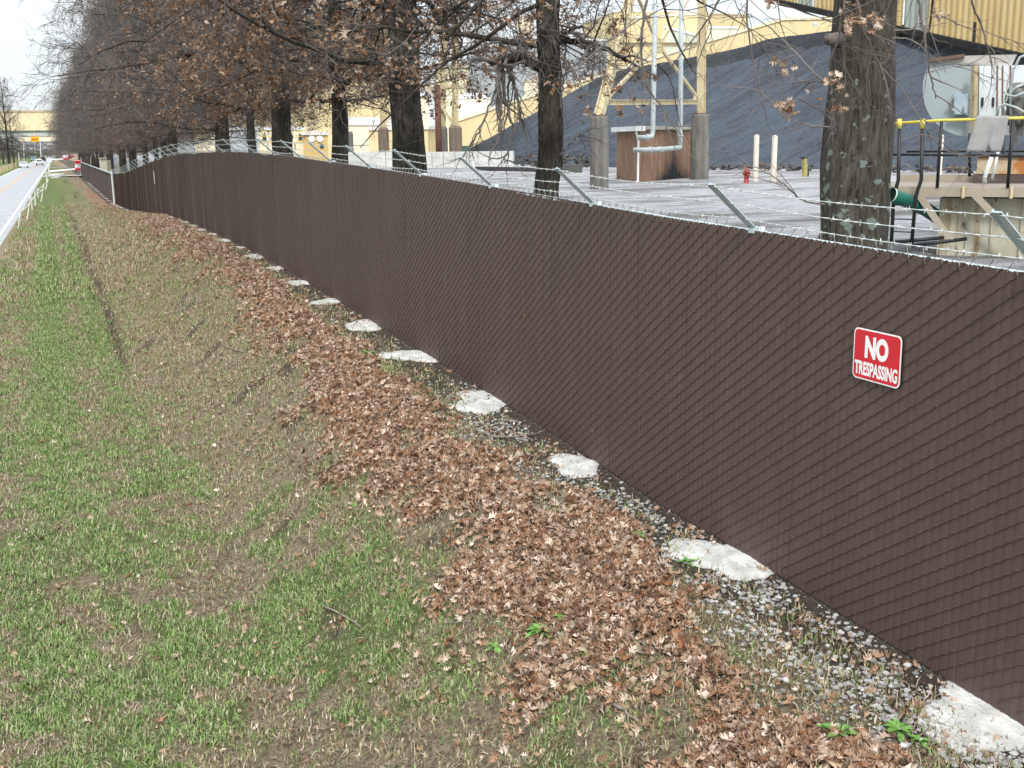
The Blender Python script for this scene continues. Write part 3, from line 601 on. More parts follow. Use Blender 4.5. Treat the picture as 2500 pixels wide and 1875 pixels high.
def building(x0, x1, yt, F, label, depth=8, wall=yel, roofm=yroof, skew=0., yt2=None, name='industrial_building', base=YZ, roof_t=.35, ribs=True, cat='building', overhang=.15, windows=(), band=None):
    """block whose front spans pixel columns x0..x1 at distance F; skew (radians) turns it; yt2 = top at the right corner"""
    A = at(x0, yt, F); B = at(x1, yt if yt2 is None else yt2, F*(1+skew)); A0 = A.copy(); A0[2] = base-.2; B0 = B.copy(); B0[2] = base-.2
    u = (B0-A0)/np.linalg.norm(B0-A0); aw = np.array([-u[1], u[0], 0]); aw = aw if aw@(A0-[0, 0, A0[2]]) > 0 else -aw
    root = thing(name, label, cat, (A0+B0)/2+[0, 0, .2]); mb = MB(); mb.prism([A0, B0, B, A], aw*depth)
    W = np.linalg.norm(B0-A0)
    mb.build('wall', wall, root)
    if ribs:
        mb = MB(); n = int(min(60, max(4, W/1.0)))
        for i in range(1, n):
            q = i/n; p = A0+(B0-A0)*q; tq = A+(B-A)*q; mb.bar(p-aw*.03, tq-aw*.03-[0, 0, .05], .10, .05, ref=aw)
        mb.build('cladding_rib', wall, root)
    rb = MB(); o_ = overhang; rb.prism([A-u*o_-aw*o_+[0, 0, .01], B+u*o_-aw*o_+[0, 0, .01], B+u*o_-aw*o_+[0, 0, roof_t], A-u*o_-aw*o_+[0, 0, roof_t]], aw*(depth+2*o_)); rb.build('roof', roofm, root)
    for (wx0, wx1, wy0, wy1) in windows:
        wa, wb = (wx0-x0)/(x1-x0), (wx1-x0)/(x1-x0); zt = at(wx0, wy0, F)[2]; zb = at(wx0, wy1, F)[2]; p = A0+(B0-A0)*wa; q = A0+(B0-A0)*wb
        P = [np.array([p[0], p[1], zb]), np.array([q[0], q[1], zb]), np.array([q[0], q[1], zt]), np.array([p[0], p[1], zt])]
        wo = MB().prism([v-aw*.06 for v in P], aw*.05).build('window', glass, root)
        fr = MB(); 
        for i in range(4): fr.bar(P[i]-aw*.08, P[(i+1) % 4]-aw*.08, .09, .09)
        fr.build('frame', whitem, wo, base=np.zeros(3)); fr_ = C.objects[-1] if False else None
    if band:
        for by, bh, bm_ in band:
            z = at(x0, by, F)[2]; h = abs(at(x0, by+bh, F)[2]-z); MB().box(((A0+B0)/2)*[1, 1, 0]+[0, 0, z-h]-aw*.06, (W, .1, h), math.atan2(u[1], u[0])).build('trim', bm_, root)
    return root, A0, B0, u, aw
building(765, 942, 55, 150, 'big plain yellow building behind the third and fourth oaks', 30, yel, skew=.03)
building(838, 950, 306, 128, 'low cream building with a white roof edge at the foot of the big yellow one', 10, cream, whitem, roof_t=.9, band=[(352, 2, whitem)])
building(960, 1046, 235, 155, 'pale building with a railed roof between the third oak and the brown pillars', 20, cream, whitem, windows=[(1010, 1020, 290, 310), (985, 996, 290, 310)])
building(1044, 1074, 316, 112, 'small yellow block left of the rusty pillar', 6, yel, skew=.05)
building(1262, 1300, 40, 185, 'tall tan block just left of the second oak trunk', 12, tan)
building(1348, 1484, 100, 175, 'large blue grey block behind the second oak and the trestle', 20, bgrey, skew=.05)
building(1060, 1262, 165, 190, 'tan and yellow plant building behind the domed tank', 25, cream, tan, band=[(205, 12, tan), (240, 3, whitem)], windows=[(1110, 1122, 150, 160)] if 0 else ())
building(1500, 1745, 30, 200, 'long yellow hall high up behind the steel trestle', 20, yel, skew=.03, yt2=30)
building(1735, 1822, 34, 196, 'yellow hall end right of the trestle with a small annex', 14, yel, skew=.12, yt2=36)
building(1733, 1800, 70, 180, 'small low annex with a white roof before the yellow hall', 8, cream, whitem)
building(1625, 1740, 68, 185, 'grey green penthouse with a white sloping roof behind the trestle', 10, cmat('sage_cladding', (.50, .54, .44), (.58, .60, .5), .4), whitem, yt2=100)
building(1280, 1350, 200, 170, 'low cream shed right behind the second oak', 10, cream, tan)
building(628, 742, 318, 120, 'cream control house with a railed yellow walkway', 6, cream, whitem, windows=[(640, 650, 330, 345), (662, 672, 330, 345), (728, 737, 328, 342)])
building(560, 632, 318, 135, 'small grey building half hidden behind the dark trunks', 8, bgrey, whitem, windows=[(600, 608, 330, 350)])
building(380, 470, 330, 170, 'faint grey green building behind the far trunks', 8, bgrey, bgrey)
building(470, 560, 300, 190, 'pale yellow plant wall beyond the sixth and seventh oaks', 14, cream, whitem)
# yellow gabled shed with round vents
g, A0, B0, u, aw = building(739, 800, 330, 112, 'small yellow gabled shed with two round white vents', 7, mat('shed_yellow', (.55, .38, .14), .7, (.6, .44, .18), scale=1), yroof, ribs=False, windows=[(780, 789, 352, 362)])
zt = at(739, 331, 112)[2]; zp = at(739, 318, 112)[2]; mid = (A0+B0)/2
MB().prism([np.array([A0[0], A0[1], zt]), np.array([B0[0], B0[1], zt]), np.array([mid[0], mid[1], zp])], aw*6.8).build('gable', g.children[0].data.materials[0], g)
for q in (.35, .68):
    p = A0+(B0-A0)*q; z = at(760, 339, 112)[2]; MB().lathe(p*[1, 1, 0]-aw*.15+[0, 0, z], [(.01, 0), (.32, 0), (.32, .08), (.01, .1)], 14, 'y').build('round_vent', whitem, g)
# walkway with rails
wk = thing('walkway', 'yellow railed walkway in front of the cream control house', 'walkway', at(690, 372, 116)*[1, 1, 0]+[0, 0, YZ])
a_, b_ = at(630, 345, 116), at(742, 345, 116); mb = MB()
for dz in (.0, .5, 1.0): mb.bar(a_+[0, 0, dz], b_+[0, 0, dz], .07, .07)
mb.build('railing', mat('rail_yellow', (.72, .50, .06), .6), wk); mb = MB().bar(a_-[0, 0, .15], b_-[0, 0, .15], 1.2, .15); mb.build('deck', steel_y, wk)
for q in np.linspace(0, 1, 6): MB().bar(a_+(b_-a_)*q-[0, 0, 2.2], a_+(b_-a_)*q+[0, 0, 1.05], .1, .1, (1, 0, 0)).build('leg', whitem, wk)
# domed tank
p = at(1156, 300, 140); ru = 42*140/2760; tk = thing('storage_tank', 'squat cream tank with a white domed roof', 'tank', (p[0], p[1], YZ)); zt = at(1156, 243, 140)[2]; zd = at(1156, 226, 140)[2]
MB().cyl((p[0], p[1], YZ-.1), ru, zt-YZ+.1, 40).build('tank_wall', cream, tk, True)
MB().lathe((p[0], p[1], zt), [(ru*1.02, 0), (ru*1.02, .1), (ru*.8, (zd-zt)*.45), (ru*.5, (zd-zt)*.8), (ru*.2, zd-zt), (.02, (zd-zt)*1.02)], 40).build('dome', whitem, tk, True)

# inclined conveyor gallery behind the coal
gal = thing('conveyor_gallery', 'long yellow inclined conveyor gallery rising behind the coal heap', 'conveyor', at(1130, 335, 128)*[1, 1, 0]+[0, 0, YZ])
top = [(1098, 304, 128), (1296, 238, 131), (1473, 186, 134), (1700, 112, 138), (1913, 50, 142)]; TP = [at(*q) for q in top]; flat = at(2060, 47, 144)
u_, aw_ = facing(1500, 150, 135); mb = MB(); rb = MB(); HG = 3.0
for p, q in zip(TP[:-1]+[TP[-1]], TP[1:]+[flat]):
    mb.prism([p-[0, 0, HG], q-[0, 0, HG], q, p], aw_*2.6); rb.prism([p-aw_*.15+[0, 0, .02], q-aw_*.15+[0, 0, .02], q-aw_*.15+[0, 0, .35], p-aw_*.15+[0, 0, .35]], aw_*2.9)
mb.build('gallery_wall', yel, gal); rb.build('gallery_roof', mat('gallery_roof', (.80, .70, .48), .6, (.85, .78, .6), scale=.5), gal)
mb = MB()
for q in np.linspace(0, 1, 7):
    i = min(3, int(q*4)); p = TP[i]+(TP[i+1]-TP[i])*(q*4-i); mb2 = MB().bar([p[0]+aw_[0], p[1]+aw_[1], YZ-.2], p+aw_*1-[0, 0, HG-.01], .35, .35, (1, 0, 0)); mb2.build('support', steel_y, gal)
MB().lathe(at(1990, 59, 141.5), [(.02, -.3), (.25, -.3), (.35, .1), (.02, .2)], 12).build('flood_light', whitem, gal)

# coal heap: a long ridge, conical at its left end
crest = np.array([(1128, 372), (1180, 346), (1252, 304), (1320, 268), (1385, 231), (1480, 179), (1600, 156), (1700, 138), (1800, 119), (1881, 94), (2025, 76), (2120, 62), (2300, 58), (2560, 60)], float)
footp = np.array([(1128, 392), (1260, 404), (1500, 412), (1729, 414), (2000, 418), (2560, 424)], float)
ns, ntt = 420, 110
sx_ = np.linspace(1128, 2560, ns); cy_ = np.interp(sx_, crest[:, 0], crest[:, 1]); fy_ = np.interp(sx_, footp[:, 0], footp[:, 1])
k5 = np.ones(15)/15; cy_ = np.convolve(np.pad(cy_, 7, 'edge'), k5, 'valid')
V = np.zeros((ns, ntt+12, 3)); 
for i in range(ns):
    f_ = onz(sx_[i], fy_[i], YZ-.1); Ff = math.hypot(f_[0], f_[1]); 
    drop = np.interp(sx_[i], [1128, 1260, 1500, 1900, 2560], [2, 10, 20, 26, 26]); cpt_ = at(sx_[i], cy_[i], Ff+drop)
    tt = np.linspace(0, 1, ntt); prof = tt-.035*np.sin(tt*math.pi)*2
    V[i, :ntt] = f_+(cpt_-f_)*tt[:, None]; V[i, :ntt, 2] = f_[2]+(cpt_[2]-f_[2])*(prof+.03*(1-tt)**6*0)
    out_ = (cpt_-f_)*[1, 1, 0]; q = np.linspace(0, 1, 13)[1:]; V[i, ntt:] = cpt_+out_*q[:, None]; V[i, ntt:, 2] = cpt_[2]+(YZ-.3-cpt_[2])*q**1.05
S_, T_ = np.meshgrid(np.linspace(0, 60, ns), np.linspace(0, 24, ntt+12), indexing='ij')
q_ = (S_*.55-T_*.84); r_ = (S_*.84+T_*.55)
dsp = (fbm(q_*3.2, r_*.25, 4)-.5)*.5+(fbm(q_*.5, r_*.12+9, 3)-.5)*.7+(fbm(S_*2.5, T_*2.5, 3)-.5)*.12
edge = np.minimum(1, np.minimum(T_/1.0, np.abs(24*ntt/(ntt+12)-T_)/1.6+.15)); V[:, :, 2] += dsp*edge
V[:, :, 2] = np.maximum(V[:, :, 2], YZ-.3)
i_, j_ = np.meshgrid(np.arange(ns-1), np.arange(ntt+11), indexing='ij'); a_ = (i_*(ntt+12)+j_).ravel(); nn = ntt+12
coal = bpy.data.materials.new('coal'); coal.use_nodes = True; t = coal.node_tree; bs = t.nodes['Principled BSDF']; bs.inputs['Roughness'].default_value = .75; bs.inputs['Specular IOR Level'].default_value = .35
nA = noise(t, 4.5, 8, rough=.75); cA = mixc(t, ramp(t, nA, .30, .75), (.036, .046, .062), (.072, .092, .122)); fr_ = attr(t, 'crest_band'); st_ = attr(t, 'streak')
cA = mixc(t, ramp(t, st_, .38, .60), mixc(t, ramp(t, nA, .3, .7), (.020, .025, .036), (.055, .066, .088)), cA); cA = mixc(t, ramp(t, fr_, .4, .6), cA, (.016, .019, .026))
t.links.new(cA, bs.inputs['Base Color']); bp = t.nodes.new('ShaderNodeBump'); bp.inputs['Distance'].default_value = .05; t.links.new(nA, bp.inputs['Height']); t.links.new(bp.outputs[0], bs.inputs['Normal'])
ch = mk('coal_heap', V.reshape(-1, 3), [np.stack([a_, a_+nn, a_+nn+1, a_+1], 1)], coal, smooth=False, base=PB[1]); tag(ch, 'huge streaked blue black coal heap behind the gravel yard', 'coal heap')
crest_band = sst((T_-(24*ntt/nn-2.3-1.0*(vn(S_*.4, S_*0)-.5)))/.3)*(S_ > 13)*(T_ < 24*ntt/nn+.3)  # darker band just below the crest, absent at the left end
setattr_(ch.data, 'crest_band', crest_band); setattr_(ch.data, 'streak', fbm(q_*3.4, r_*.28, 4)*.6+fbm(q_*.9+5, r_*.1, 3)*.4)
# low rubble at the coal's foot
rk = []
rub = thing('rubble_bank', 'brown lumpy clods along the foot of the coal heap', 'rubble', onz(1300, 405))
n = 700; xx_ = np.concatenate([rng.uniform(1262, 1440, 330), rng.uniform(1700, 2480, 370)]); P = np.array([onz(x, np.interp(x, footp[:, 0], footp[:, 1])-rng.uniform(-2, 12)) for x in xx_]); hts = rng.random(n)*.3*(1+(xx_ < 1440)*2.2)-.05; P[:, 2] += hts
Vv, Ff = scatter([(V_, F_) for V_, F_, _ in st], P, rng.uniform(.15, .6, n), .6)
mk('clod', Vv, Ff, mat('clod', (.1, .08, .06), .95, island=[(.03, .035, .045), (.07, .06, .055), (.14, .10, .075), (.035, .04, .05), (.05, .05, .055), (.2, .15, .11)]), rub); tag(bpy.data.objects['clod'], kind='stuff')

# suspended corrugated building over the coal
hall = thing('corrugated_hall', 'huge yellow corrugated hall hanging over the coal at top right with a black lower edge', 'building', at(2300, 424, 92)*[1, 1, 0]+[0, 0, YZ])
E0 = at(1880, -4, 108); E1 = at(2490, 131, 84); E2 = E1+(E1-E0)*.25; us = (E2-E0)/np.linalg.norm(E2-E0); uh = us*[1, 1, 0]; uh /= np.linalg.norm(uh); aw2 = np.array([-uh[1], uh[0], 0]); aw2 = aw2 if aw2@E0 > 0 else -aw2
def corr(q0, q1, m_, nm, off=0.):
    Lw = np.linalg.norm((E2-E0)*[1, 1, 0]); n_ = int(Lw*(q1-q0)/.10); V = []
    for i in range(n_+1):
        q = q0+(q1-q0)*i/n_; p = E0+(E2-E0)*q; ph = (i % 6); w_ = (0, .0, .10, .14, .14, .08)[ph]; V += [p-aw2*(w_+off), p-aw2*(w_+off)+[0, 0, 14]]
    k = np.arange(n_)*2; return mk(nm, V, [np.stack([k, k+2, k+3, k+1], 1)], m_, hall)
corm = mat('corrugated_yellow', (.50, .36, .15), .6, (.60, .45, .22), scale=.5, stretch=(1, 1, .3)); trm = mat('translucent_sheet', (.30, .34, .29), .5, (.36, .40, .34), scale=.8, stretch=(1, 1, .2))
def qx(x):
    lo, hi = 0., 1.
    for _ in range(40):
        md = (lo+hi)/2; 
        if proj(E0+(E2-E0)*md)[0] < x: lo = md
        else: hi = md
    return md
cuts = [(0, qx(1948), corm), (qx(1948), qx(1986), trm), (qx(1986), qx(2206), corm), (qx(2206), qx(2262), trm), (qx(2262), 1, corm)]
for q0, q1, m_ in cuts: corr(q0, q1, m_, 'wall_sheet' if m_ is corm else 'light_panel')
MB().bar(E0-aw2*.25-[0, 0, .12], E2-aw2*.25-[0, 0, .12], .55, .45).build('lower_girder', mat('black_girder', (.012, .011, .01), .9), hall)
MB().bar(E0+aw2*12+[0, 0, 14], E2+aw2*12+[0, 0, 14], 24, .3).build('roof', yroof, hall)
for q in (.05, .5, .97):
    p = E0+(E2-E0)*q+aw2*14; MB().bar([p[0], p[1], YZ-.3], p+[0, 0, 13.8], .6, .6, (1, 0, 0)).build('column', steel_y, hall)
MB().bar(E0+(E2-E0)*qx(2392)-aw2*.55, E0+(E2-E0)*qx(2392)-aw2*.55+[0, 0, 1.5], .16, .16, (1, 0, 0)).build('bracket', dark, hall)

# trestle on concrete piers in front of the coal
P1 = onz(1463, 461); P2 = onz(1707, 438)
def onplane(x, y, off=0.):
    n_ = np.cross(P2-P1, up); n_ /= np.linalg.norm(n_); n_ = n_ if n_@P1 > 0 else -n_; r = ray(x, y); return CAM+r*(((P1-n_*off-CAM)@n_)/(r@n_))
piers = []
def pier(p, r, ztop, label, m_=pierm):
    root = thing('concrete_pier', label, 'pier', p); MB().lathe((p[0], p[1], p[2]-.3), [(r, 0), (r, ztop-p[2]+.2), (r*.94, ztop-p[2]+.3), (.02, ztop-p[2]+.3)], 20).build('column', m_, root, False)
    MB().box((p[0], p[1], ztop), (r*1.1, r*1.1, .04), .5).build('cap_plate', rustd, root); mb = MB(); return root
z1 = onplane(1463, 283)[2]; z2 = onplane(1707, 278)[2]
pier(P1, 23*np.linalg.norm(P1[:2])/2760, z1, 'dark round concrete pier left of the brown pump shed'); pier(P2, 22*np.linalg.norm(P2[:2])/2760, z2, 'weathered round concrete pier right of the brown pump shed')
tr = thing('steel_trestle', 'cream steel trestle with crossed braces standing on the two concrete piers', 'trestle', (P1+P2)/2)
sc = .26
TL0 = onplane(1463, 281); TL1 = onplane(1508, 110); TL2 = TL0+(TL1-TL0)*3.2; TR0 = onplane(1712, 276); TR1 = onplane(1713, 108); TR2 = TR0+(TR1-TR0)*3.2
MB().hbeam(TL0, TL2, .34, .34, ref=np.cross(P2-P1, up)*-1+.001, t=.05).build('left_leg', steel_y, tr); MB().hbeam(TR0, TR2, .34, .34, ref=(P2-P1), t=.05).build('right_leg', steel_y, tr)
for ya, yb in ((250, 249), (109, 109)):
    MB().hbeam(onplane(1476 if ya > 200 else 1512, ya), onplane(1704, yb), .2, .22 if ya > 200 else .2, t=.03).build('cross_beam', steel_y, tr)
nd = onplane(1607, 110)
for q in ((1484, 238), (1704, 240), (1548, -30), (1700, -32)): MB().bar(nd, onplane(*q), .12, .12).build('brace', steel_y, tr)
u_, aw_ = facing(1600, 120, 50); MB().box(nd-[0, 0, .33], (.55, .16, .62), math.atan2((P2-P1)[1], (P2-P1)[0])).build('gusset', steel_y, tr)
for q in ((1487, 238), (1697, 238)): MB().box(onplane(*q)-[0, 0, .22], (.26, .08, .4), math.atan2((P2-P1)[1], (P2-P1)[0])).build('gusset', steel_y, tr)
# rear frame of the trestle, its own depth
dd = np.cross(P2-P1, up); dd /= np.linalg.norm(dd); dd = dd if dd@P1 > 0 else -dd
# pipes
pp = thing('riser_pipe', 'left grey riser pipe bending into the pump shed wall', 'pipe', onplane(1592, 330, .9))
a1 = onplane(1601, -60, .9); a2 = onplane(1594, 318, .9); rr_ = .105
sh_d = (P2-P1)/np.linalg.norm(P2-P1)
MB().tube([a1, a2, a2-[0, 0, .15]-sh_d*.03, a2-[0, 0, .26]-sh_d*.12, a2-[0, 0, .3]-sh_d*.34+dd*.1, a2-[0, 0, .3]-sh_d*.42+dd*.5], rr_, 12).build('pipe_run', pipem, pp, True)
MB().tube([a2-[0, 0, .3]-sh_d*.30+dd*.05, a2-[0, 0, .3]-sh_d*.38+dd*.14], rr_*1.35, 12).build('flange', pipem, pp)
pp = thing('riser_pipe', 'right grey riser pipe with a long level run across the pump shed wall', 'pipe', onplane(1661, 362, .9))
b1 = onplane(1664, -60, .9); b2 = onplane(1661, 352, .9); b3 = onplane(1580, 366, .9)
MB().tube([b1, b2, b2-[0, 0, .15]-sh_d*.04, b3+sh_d*1.5, b3, b3-sh_d*.05+dd*.1, b3-sh_d*.08+dd*.6], rr_, 12).build('pipe_run', pipem, pp, True)
for s_ in (.25, 1.35): MB().tube([b3+sh_d*s_, b3+sh_d*(s_+.08)], rr_*1.4, 12).build('flange', pipem, pp)
MB().tube([b2+[0, 0, .35], b2+[0, 0, .43]], rr_*1.4, 12).build('flange', pipem, pp)
# pump shed
th_ = math.atan2((P2-P1)[1], (P2-P1)[0]); Cn = onz(1558, 445); us_ = np.array([math.cos(th_), math.sin(th_), 0]); ua = np.array([-us_[1], us_[0], 0]); ua = ua if ua@Cn > 0 else -ua
def width_to(x, o, d):
    lo, hi = 0., 12.
    for _ in range(40):
        md = (lo+hi)/2
        if (proj(o+d*md)[0] < x) == (proj(o+d*9)[0] > proj(o)[0]): lo = md
        else: hi = md
    return md
Cn = Cn-ua*.0; wR = width_to(1690, Cn, us_); uaL = ua*math.cos(.16)-us_*math.sin(.16); Hs = 2.55
ln = None
uaL = (onz(1506, 440)-Cn); wL = np.linalg.norm(uaL); uaL /= wL
if wL < 1.6: wL = 1.6
shed = thing('pump_shed', 'small brown board clad pump shed stained black at its foot', 'shed', Cn)
brd = bpy.data.materials.new('stained_boards'); brd.use_nodes = True; t = brd.node_tree; bs = t.nodes['Principled BSDF']; bs.inputs['Roughness'].default_value = .85
na = noise(t, 3, 5, stretch=(1, 1, .25)); base_c = mixc(t, ramp(t, na, .35, .65), (.20, .115, .075), (.33, .20, .135)); 
tcn = t.nodes.new('ShaderNodeTexCoord'); sxyz = t.nodes.new('ShaderNodeSeparateXYZ'); t.links.new(tcn.outputs['Object'], sxyz.inputs[0])
al = t.nodes.new('ShaderNodeVectorMath'); al.operation = 'DOT_PRODUCT'; t.links.new(tcn.outputs['Object'], al.inputs[0]); al.inputs[1].default_value = tuple(us_)
hgt = math_(t, 'MULTIPLY', sxyz.outputs[2], 1.25); dxs = math_(t, 'MULTIPLY', math_(t, 'ABSOLUTE', math_(t, 'SUBTRACT', al.outputs['Value'], wR*.62), 0), .62)
sootf = ramp(t, math_(t, 'ADD', math_(t, 'ADD', hgt, dxs), math_(t, 'MULTIPLY', noise(t, 2.2, 5), 1.2)), 1.35, 2.3, 1., 0.)
wide = ramp(t, math_(t, 'ADD', dxs, math_(t, 'MULTIPLY', noise(t, 1.6, 4, stretch=(1, 1, .3)), 1.0)), .55, 1.2, .6, 0.)
c_ = mixc(t, wide, base_c, (.075, .048, .035)); c_ = mixc(t, sootf, c_, (.012, .012, .014)); t.links.new(c_, bs.inputs['Base Color'])
C0 = Cn-[0, 0, .1]; R0 = C0+us_*wR; L0 = C0+uaL*wL; B0_ = R0+uaL*wL
MB().prism([C0, R0, B0_, L0], (0, 0, Hs)).build('wall', brd, shed)
mb = MB()
for i in range(15):
    q = C0+us_*(wR*(i+.5)/15); nrm_ = np.array([us_[1], -us_[0], 0]); nrm_ = nrm_ if nrm_@Cn < 0 else -nrm_; mb.box(q+nrm_*.010, (wR/15-.035, .03, Hs-.02), th_)
thL = math.atan2(uaL[1], uaL[0])
for i in range(7):
    q = C0+uaL*(wL*(i+.5)/7); nl = np.array([uaL[1], -uaL[0], 0]); nl = nl if nl@us_ < 0 else -nl; mb.box(q+nl*.012, (wL/7-.04, .03, Hs-.02), thL)
mb.build('cladding_board', brd, shed)
Z = np.array([0, 0, 1.]); rf = [C0-us_*.35-uaL*.25, R0+us_*.15-uaL*.25, B0_+us_*.15+uaL*.2, L0-us_*.35+uaL*.2]
MB().prism([p+Z*(Hs+.01) for p in rf], (0, 0, .16)).build('roof', mat('shed_roof', (.32, .30, .27), .8, (.42, .40, .36), scale=2), shed)
MB().bar(rf[0]+Z*(Hs+.05)-us_*.03, rf[3]+Z*(Hs+.05)-us_*.03, .16, .22).build('gutter', whitem, shed); MB().bar(rf[0]+Z*(Hs+.06)-uaL*.03, rf[0]+Z*(Hs+.06)-uaL*.03+us_*.8, .1, .24).build('fascia', whitem, shed)
dq = C0-us_*.10-uaL*.10; MB().tube([dq+Z*(Hs)-us_*.25+uaL*.0, dq+Z*(Hs-.25)-us_*.18, dq+Z*(Hs-.5), dq+Z*.15, dq+Z*.08-us_*.1], .055, 8).build('downspout', whitem, shed, True)

# bollards, hydrant, stump
def bollard(x, yb, yt, label, r=.125):
    p = onz(x, yb); D_ = math.hypot(*p[:2]); h = at(x, yt, D_)[2]-p[2]; root = MB().lathe((p[0], p[1], p[2]-.1), [(r, 0), (r, h+.02), (r*.85, h+.07), (r*.45, h+.1), (.01, h+.105)], 12).build('bollard', mat('cream_paint', (.66, .60, .50), .6, (.72, .66, .56), scale=2), None, False, base=p); return tag(root, label, 'bollard', 'cream bollards')
bollard(1844, 443, 329, 'tall cream bollard right beside the red hydrant'); bollard(1888, 445, 330, 'tall cream bollard standing alone right of the hydrant pair'); bollard(2292, 430, 329, 'cream bollard seen behind the black platform railing')
p = onz(1822, 447); hy = thing('fire_hydrant', 'small red fire hydrant beside the cream bollards', 'hydrant', p); redm = mat('hydrant_red', (.34, .03, .025), .5, (.22, .02, .02), scale=6)
MB().lathe(p-[0, 0, .05], [(.15, 0), (.15, .06), (.11, .07), (.11, .50), (.135, .51), (.135, .56), (.12, .60), (.08, .68), (.03, .71), (.03, .75), (.005, .75)], 16).build('barrel', redm, hy, True)
for s_ in (-1, 1): MB().lathe(p+[0, 0, .42]+rt*s_*.06*0, [(.01, s_*.09), (.055, s_*.09), (.06, s_*.17), (.045, s_*.19), (.01, s_*.19)], 10, 'x').build('side_cap', redm, hy, True)
MB().lathe(p+[0, 0, .33], [(.01, -.08), (.075, -.08), (.08, -.17), (.06, -.20), (.01, -.20)], 12, 'y').build('front_cap', redm, hy, True)
MB().tube([p+[0, 0, .68], p+[0, 0, .74]], .022, 5).build('nut', redm, hy)
p = onz(1965, 431); sp_ = thing('leaning_stub_post', 'short battered yellow stub post in front of the coal heap', 'post', p)
MB().tube([p-[0, 0, .1], p+[-.03, 0, .5], p+[-.1, 0, .93]], [.15, .14, .15], 10).build('post', mat('worn_yellow', (.42, .36, .10), .7, (.25, .22, .10), scale=5), sp_); MB().box(p+[-.1, 0, .9], (.34, .22, .10), .3).build('cap', mat('soot', (.04, .035, .03), .8), sp_); MB().tube([p+[.12, -.05, 0], p+[.14, -.05, .4]], .07, 8).build('black_stub', dark, sp_)

# low concrete walls
def lowwall(x0, x1, yt, yb, label, n):
    A = onz(x0, yb); B = onz(x1, yb-2); D_ = math.hypot(*A[:2]); h = at(x0, yt, D_)[2]-YZ; root = thing('low_wall', label, 'wall', (A+B)/2); u = (B-A)/n; ang = math.atan2(u[1], u[0]); wm_ = mat('cast_concrete', (.50, .50, .48), .85, (.62, .62, .60), scale=.9)
    for i in range(n): MB().box(A+u*(i+.5)-[0, 0, .1], (np.linalg.norm(u)-.05, .45, h+.1-.01*(i % 2)), ang).build('wall_block', wm_, root)
lowwall(848, 966, 372, 412, 'pale cast concrete low wall left of the third oak trunk', 5); lowwall(1030, 1255, 371, 410, 'pale cast concrete low wall between the third and second oaks', 8)
MB_ = MB().bar(onz(1170, 416)+[0, 0, .1], onz(1400, 421)+[0, 0, .1], .7, .35).build('steel_channel', mat('channel', (.05, .045, .045), .8), None, base=onz(1285, 419)); tag(MB_, 'long dark steel channel lying on the gravel before the coal', 'steel beam')
MB_ = MB().box(onz(1395, 422), (1.2, .8, .55), .4).build('steel_block', mat('block_dk', (.09, .09, .085), .8), None, base=onz(1395, 422)); tag(MB_, 'dark square block at the right end of the steel channel', 'block')
# rear brown pillars and their trestle legs
rp1 = mat('brown_pillar', (.13, .095, .07), .9, (.20, .155, .12), scale=1, stretch=(2, 2, .3))
def rpier(x, yt, r_px, F, label, m_=rp1, leg=None):
    p = at(x, 380, F); p[2] = YZ; zt = at(x, yt, F)[2]; r = r_px*F/2760; root = thing('concrete_pillar', label, 'pillar', p)
    MB().lathe((p[0], p[1], YZ-.2), [(r, 0), (r, zt-YZ+.15), (r*.7, zt-YZ+.35), (.02, zt-YZ+.35)], 18).build('column', m_, root)
    if leg:
        q = at(leg[0], leg[1], F); MB().hbeam([p[0], p[1], zt+.1], q, .42, .42, ref=(.3, -1, .1), t=.06).build('steel_leg', steel_y, root)
rpier(938, 315, 13, 100, 'brown pillar carrying a cream leg, hiding beside the third oak', leg=(940, -60)); rpier(1082, 313, 12, 99, 'dark grey pillar in the middle of the rear pair', pierm, leg=(1086, -60)); rpier(1113, 311, 16, 98, 'brown pillar with a thick cream steel leg above it', leg=(1111, -60))
rpier(855, 325, 9, 102, 'grey pillar just right of the fourth oak trunk', pierm)
p = at(1072, 380, 96); o = MB().cyl((p[0], p[1], YZ-.1), .26, at(1072, 205, 96)[2]-YZ, 10).build('rust_pipe', rustd, None, True, base=np.array([p[0], p[1], YZ])); tag(o, 'dark red rusty standpipe left of the rear pillars', 'pipe')
br = MB()
for a_, b_ in (((1105, 300), (1040, 205)), ((945, 300), (965, 215)), ((948, 215), (1110, 214)), ((1080, 130), (1110, 132))): br.bar(at(*a_, 98.5), at(*b_, 98.5), .25, .25)
tag(br.build('rear_bracing', steel_y, None, base=at(1040, 380, 98.5)*[1, 1, 0]+[0, 0, YZ]), 'cream bracing bars between the rear pillars', 'bracing')
# loader at the toe of the heap
p = onz(1143, 372); p = at(1143, 372, 112); p[2] = YZ; ld = thing('wheel_loader', 'tiny yellow loader with a green glass cab at the left toe of the coal', 'loader', p); ly_ = mat('loader_yellow', (.55, .40, .08), .5); tyre = mat('tyre', (.02, .02, .02), .9); u_, aw_ = facing(1143, 360, 112); ang = math.atan2(u_[1], u_[0])
MB().box(p+[0, 0, .5]+u_*.1, (1.5, 1.2, .5), ang).build('body', ly_, ld); MB().box(p+[0, 0, 1.0]-u_*.25, (.7, .9, .62), ang).build('cab', mat('cab_glass', (.05, .14, .10), .2), ld); MB().box(p+[0, 0, 1.62]-u_*.25, (.8, 1.0, .07), ang).build('cab_roof', mat('green_paint', (.03, .15, .06), .5), ld)
for s_ in (-.55, .6):
    for t_ in (-.5, .5): MB().lathe(p+u_*s_+aw_*t_+[0, 0, .33], [(.01, -.12), (.33, -.12), (.33, .12), (.01, .12)], 14, 'y').build('wheel', tyre, ld)
MB().box(p+u_*1.1+[0, 0, .35], (.3, 1.3, .5), ang).build('bucket', ly_, ld)

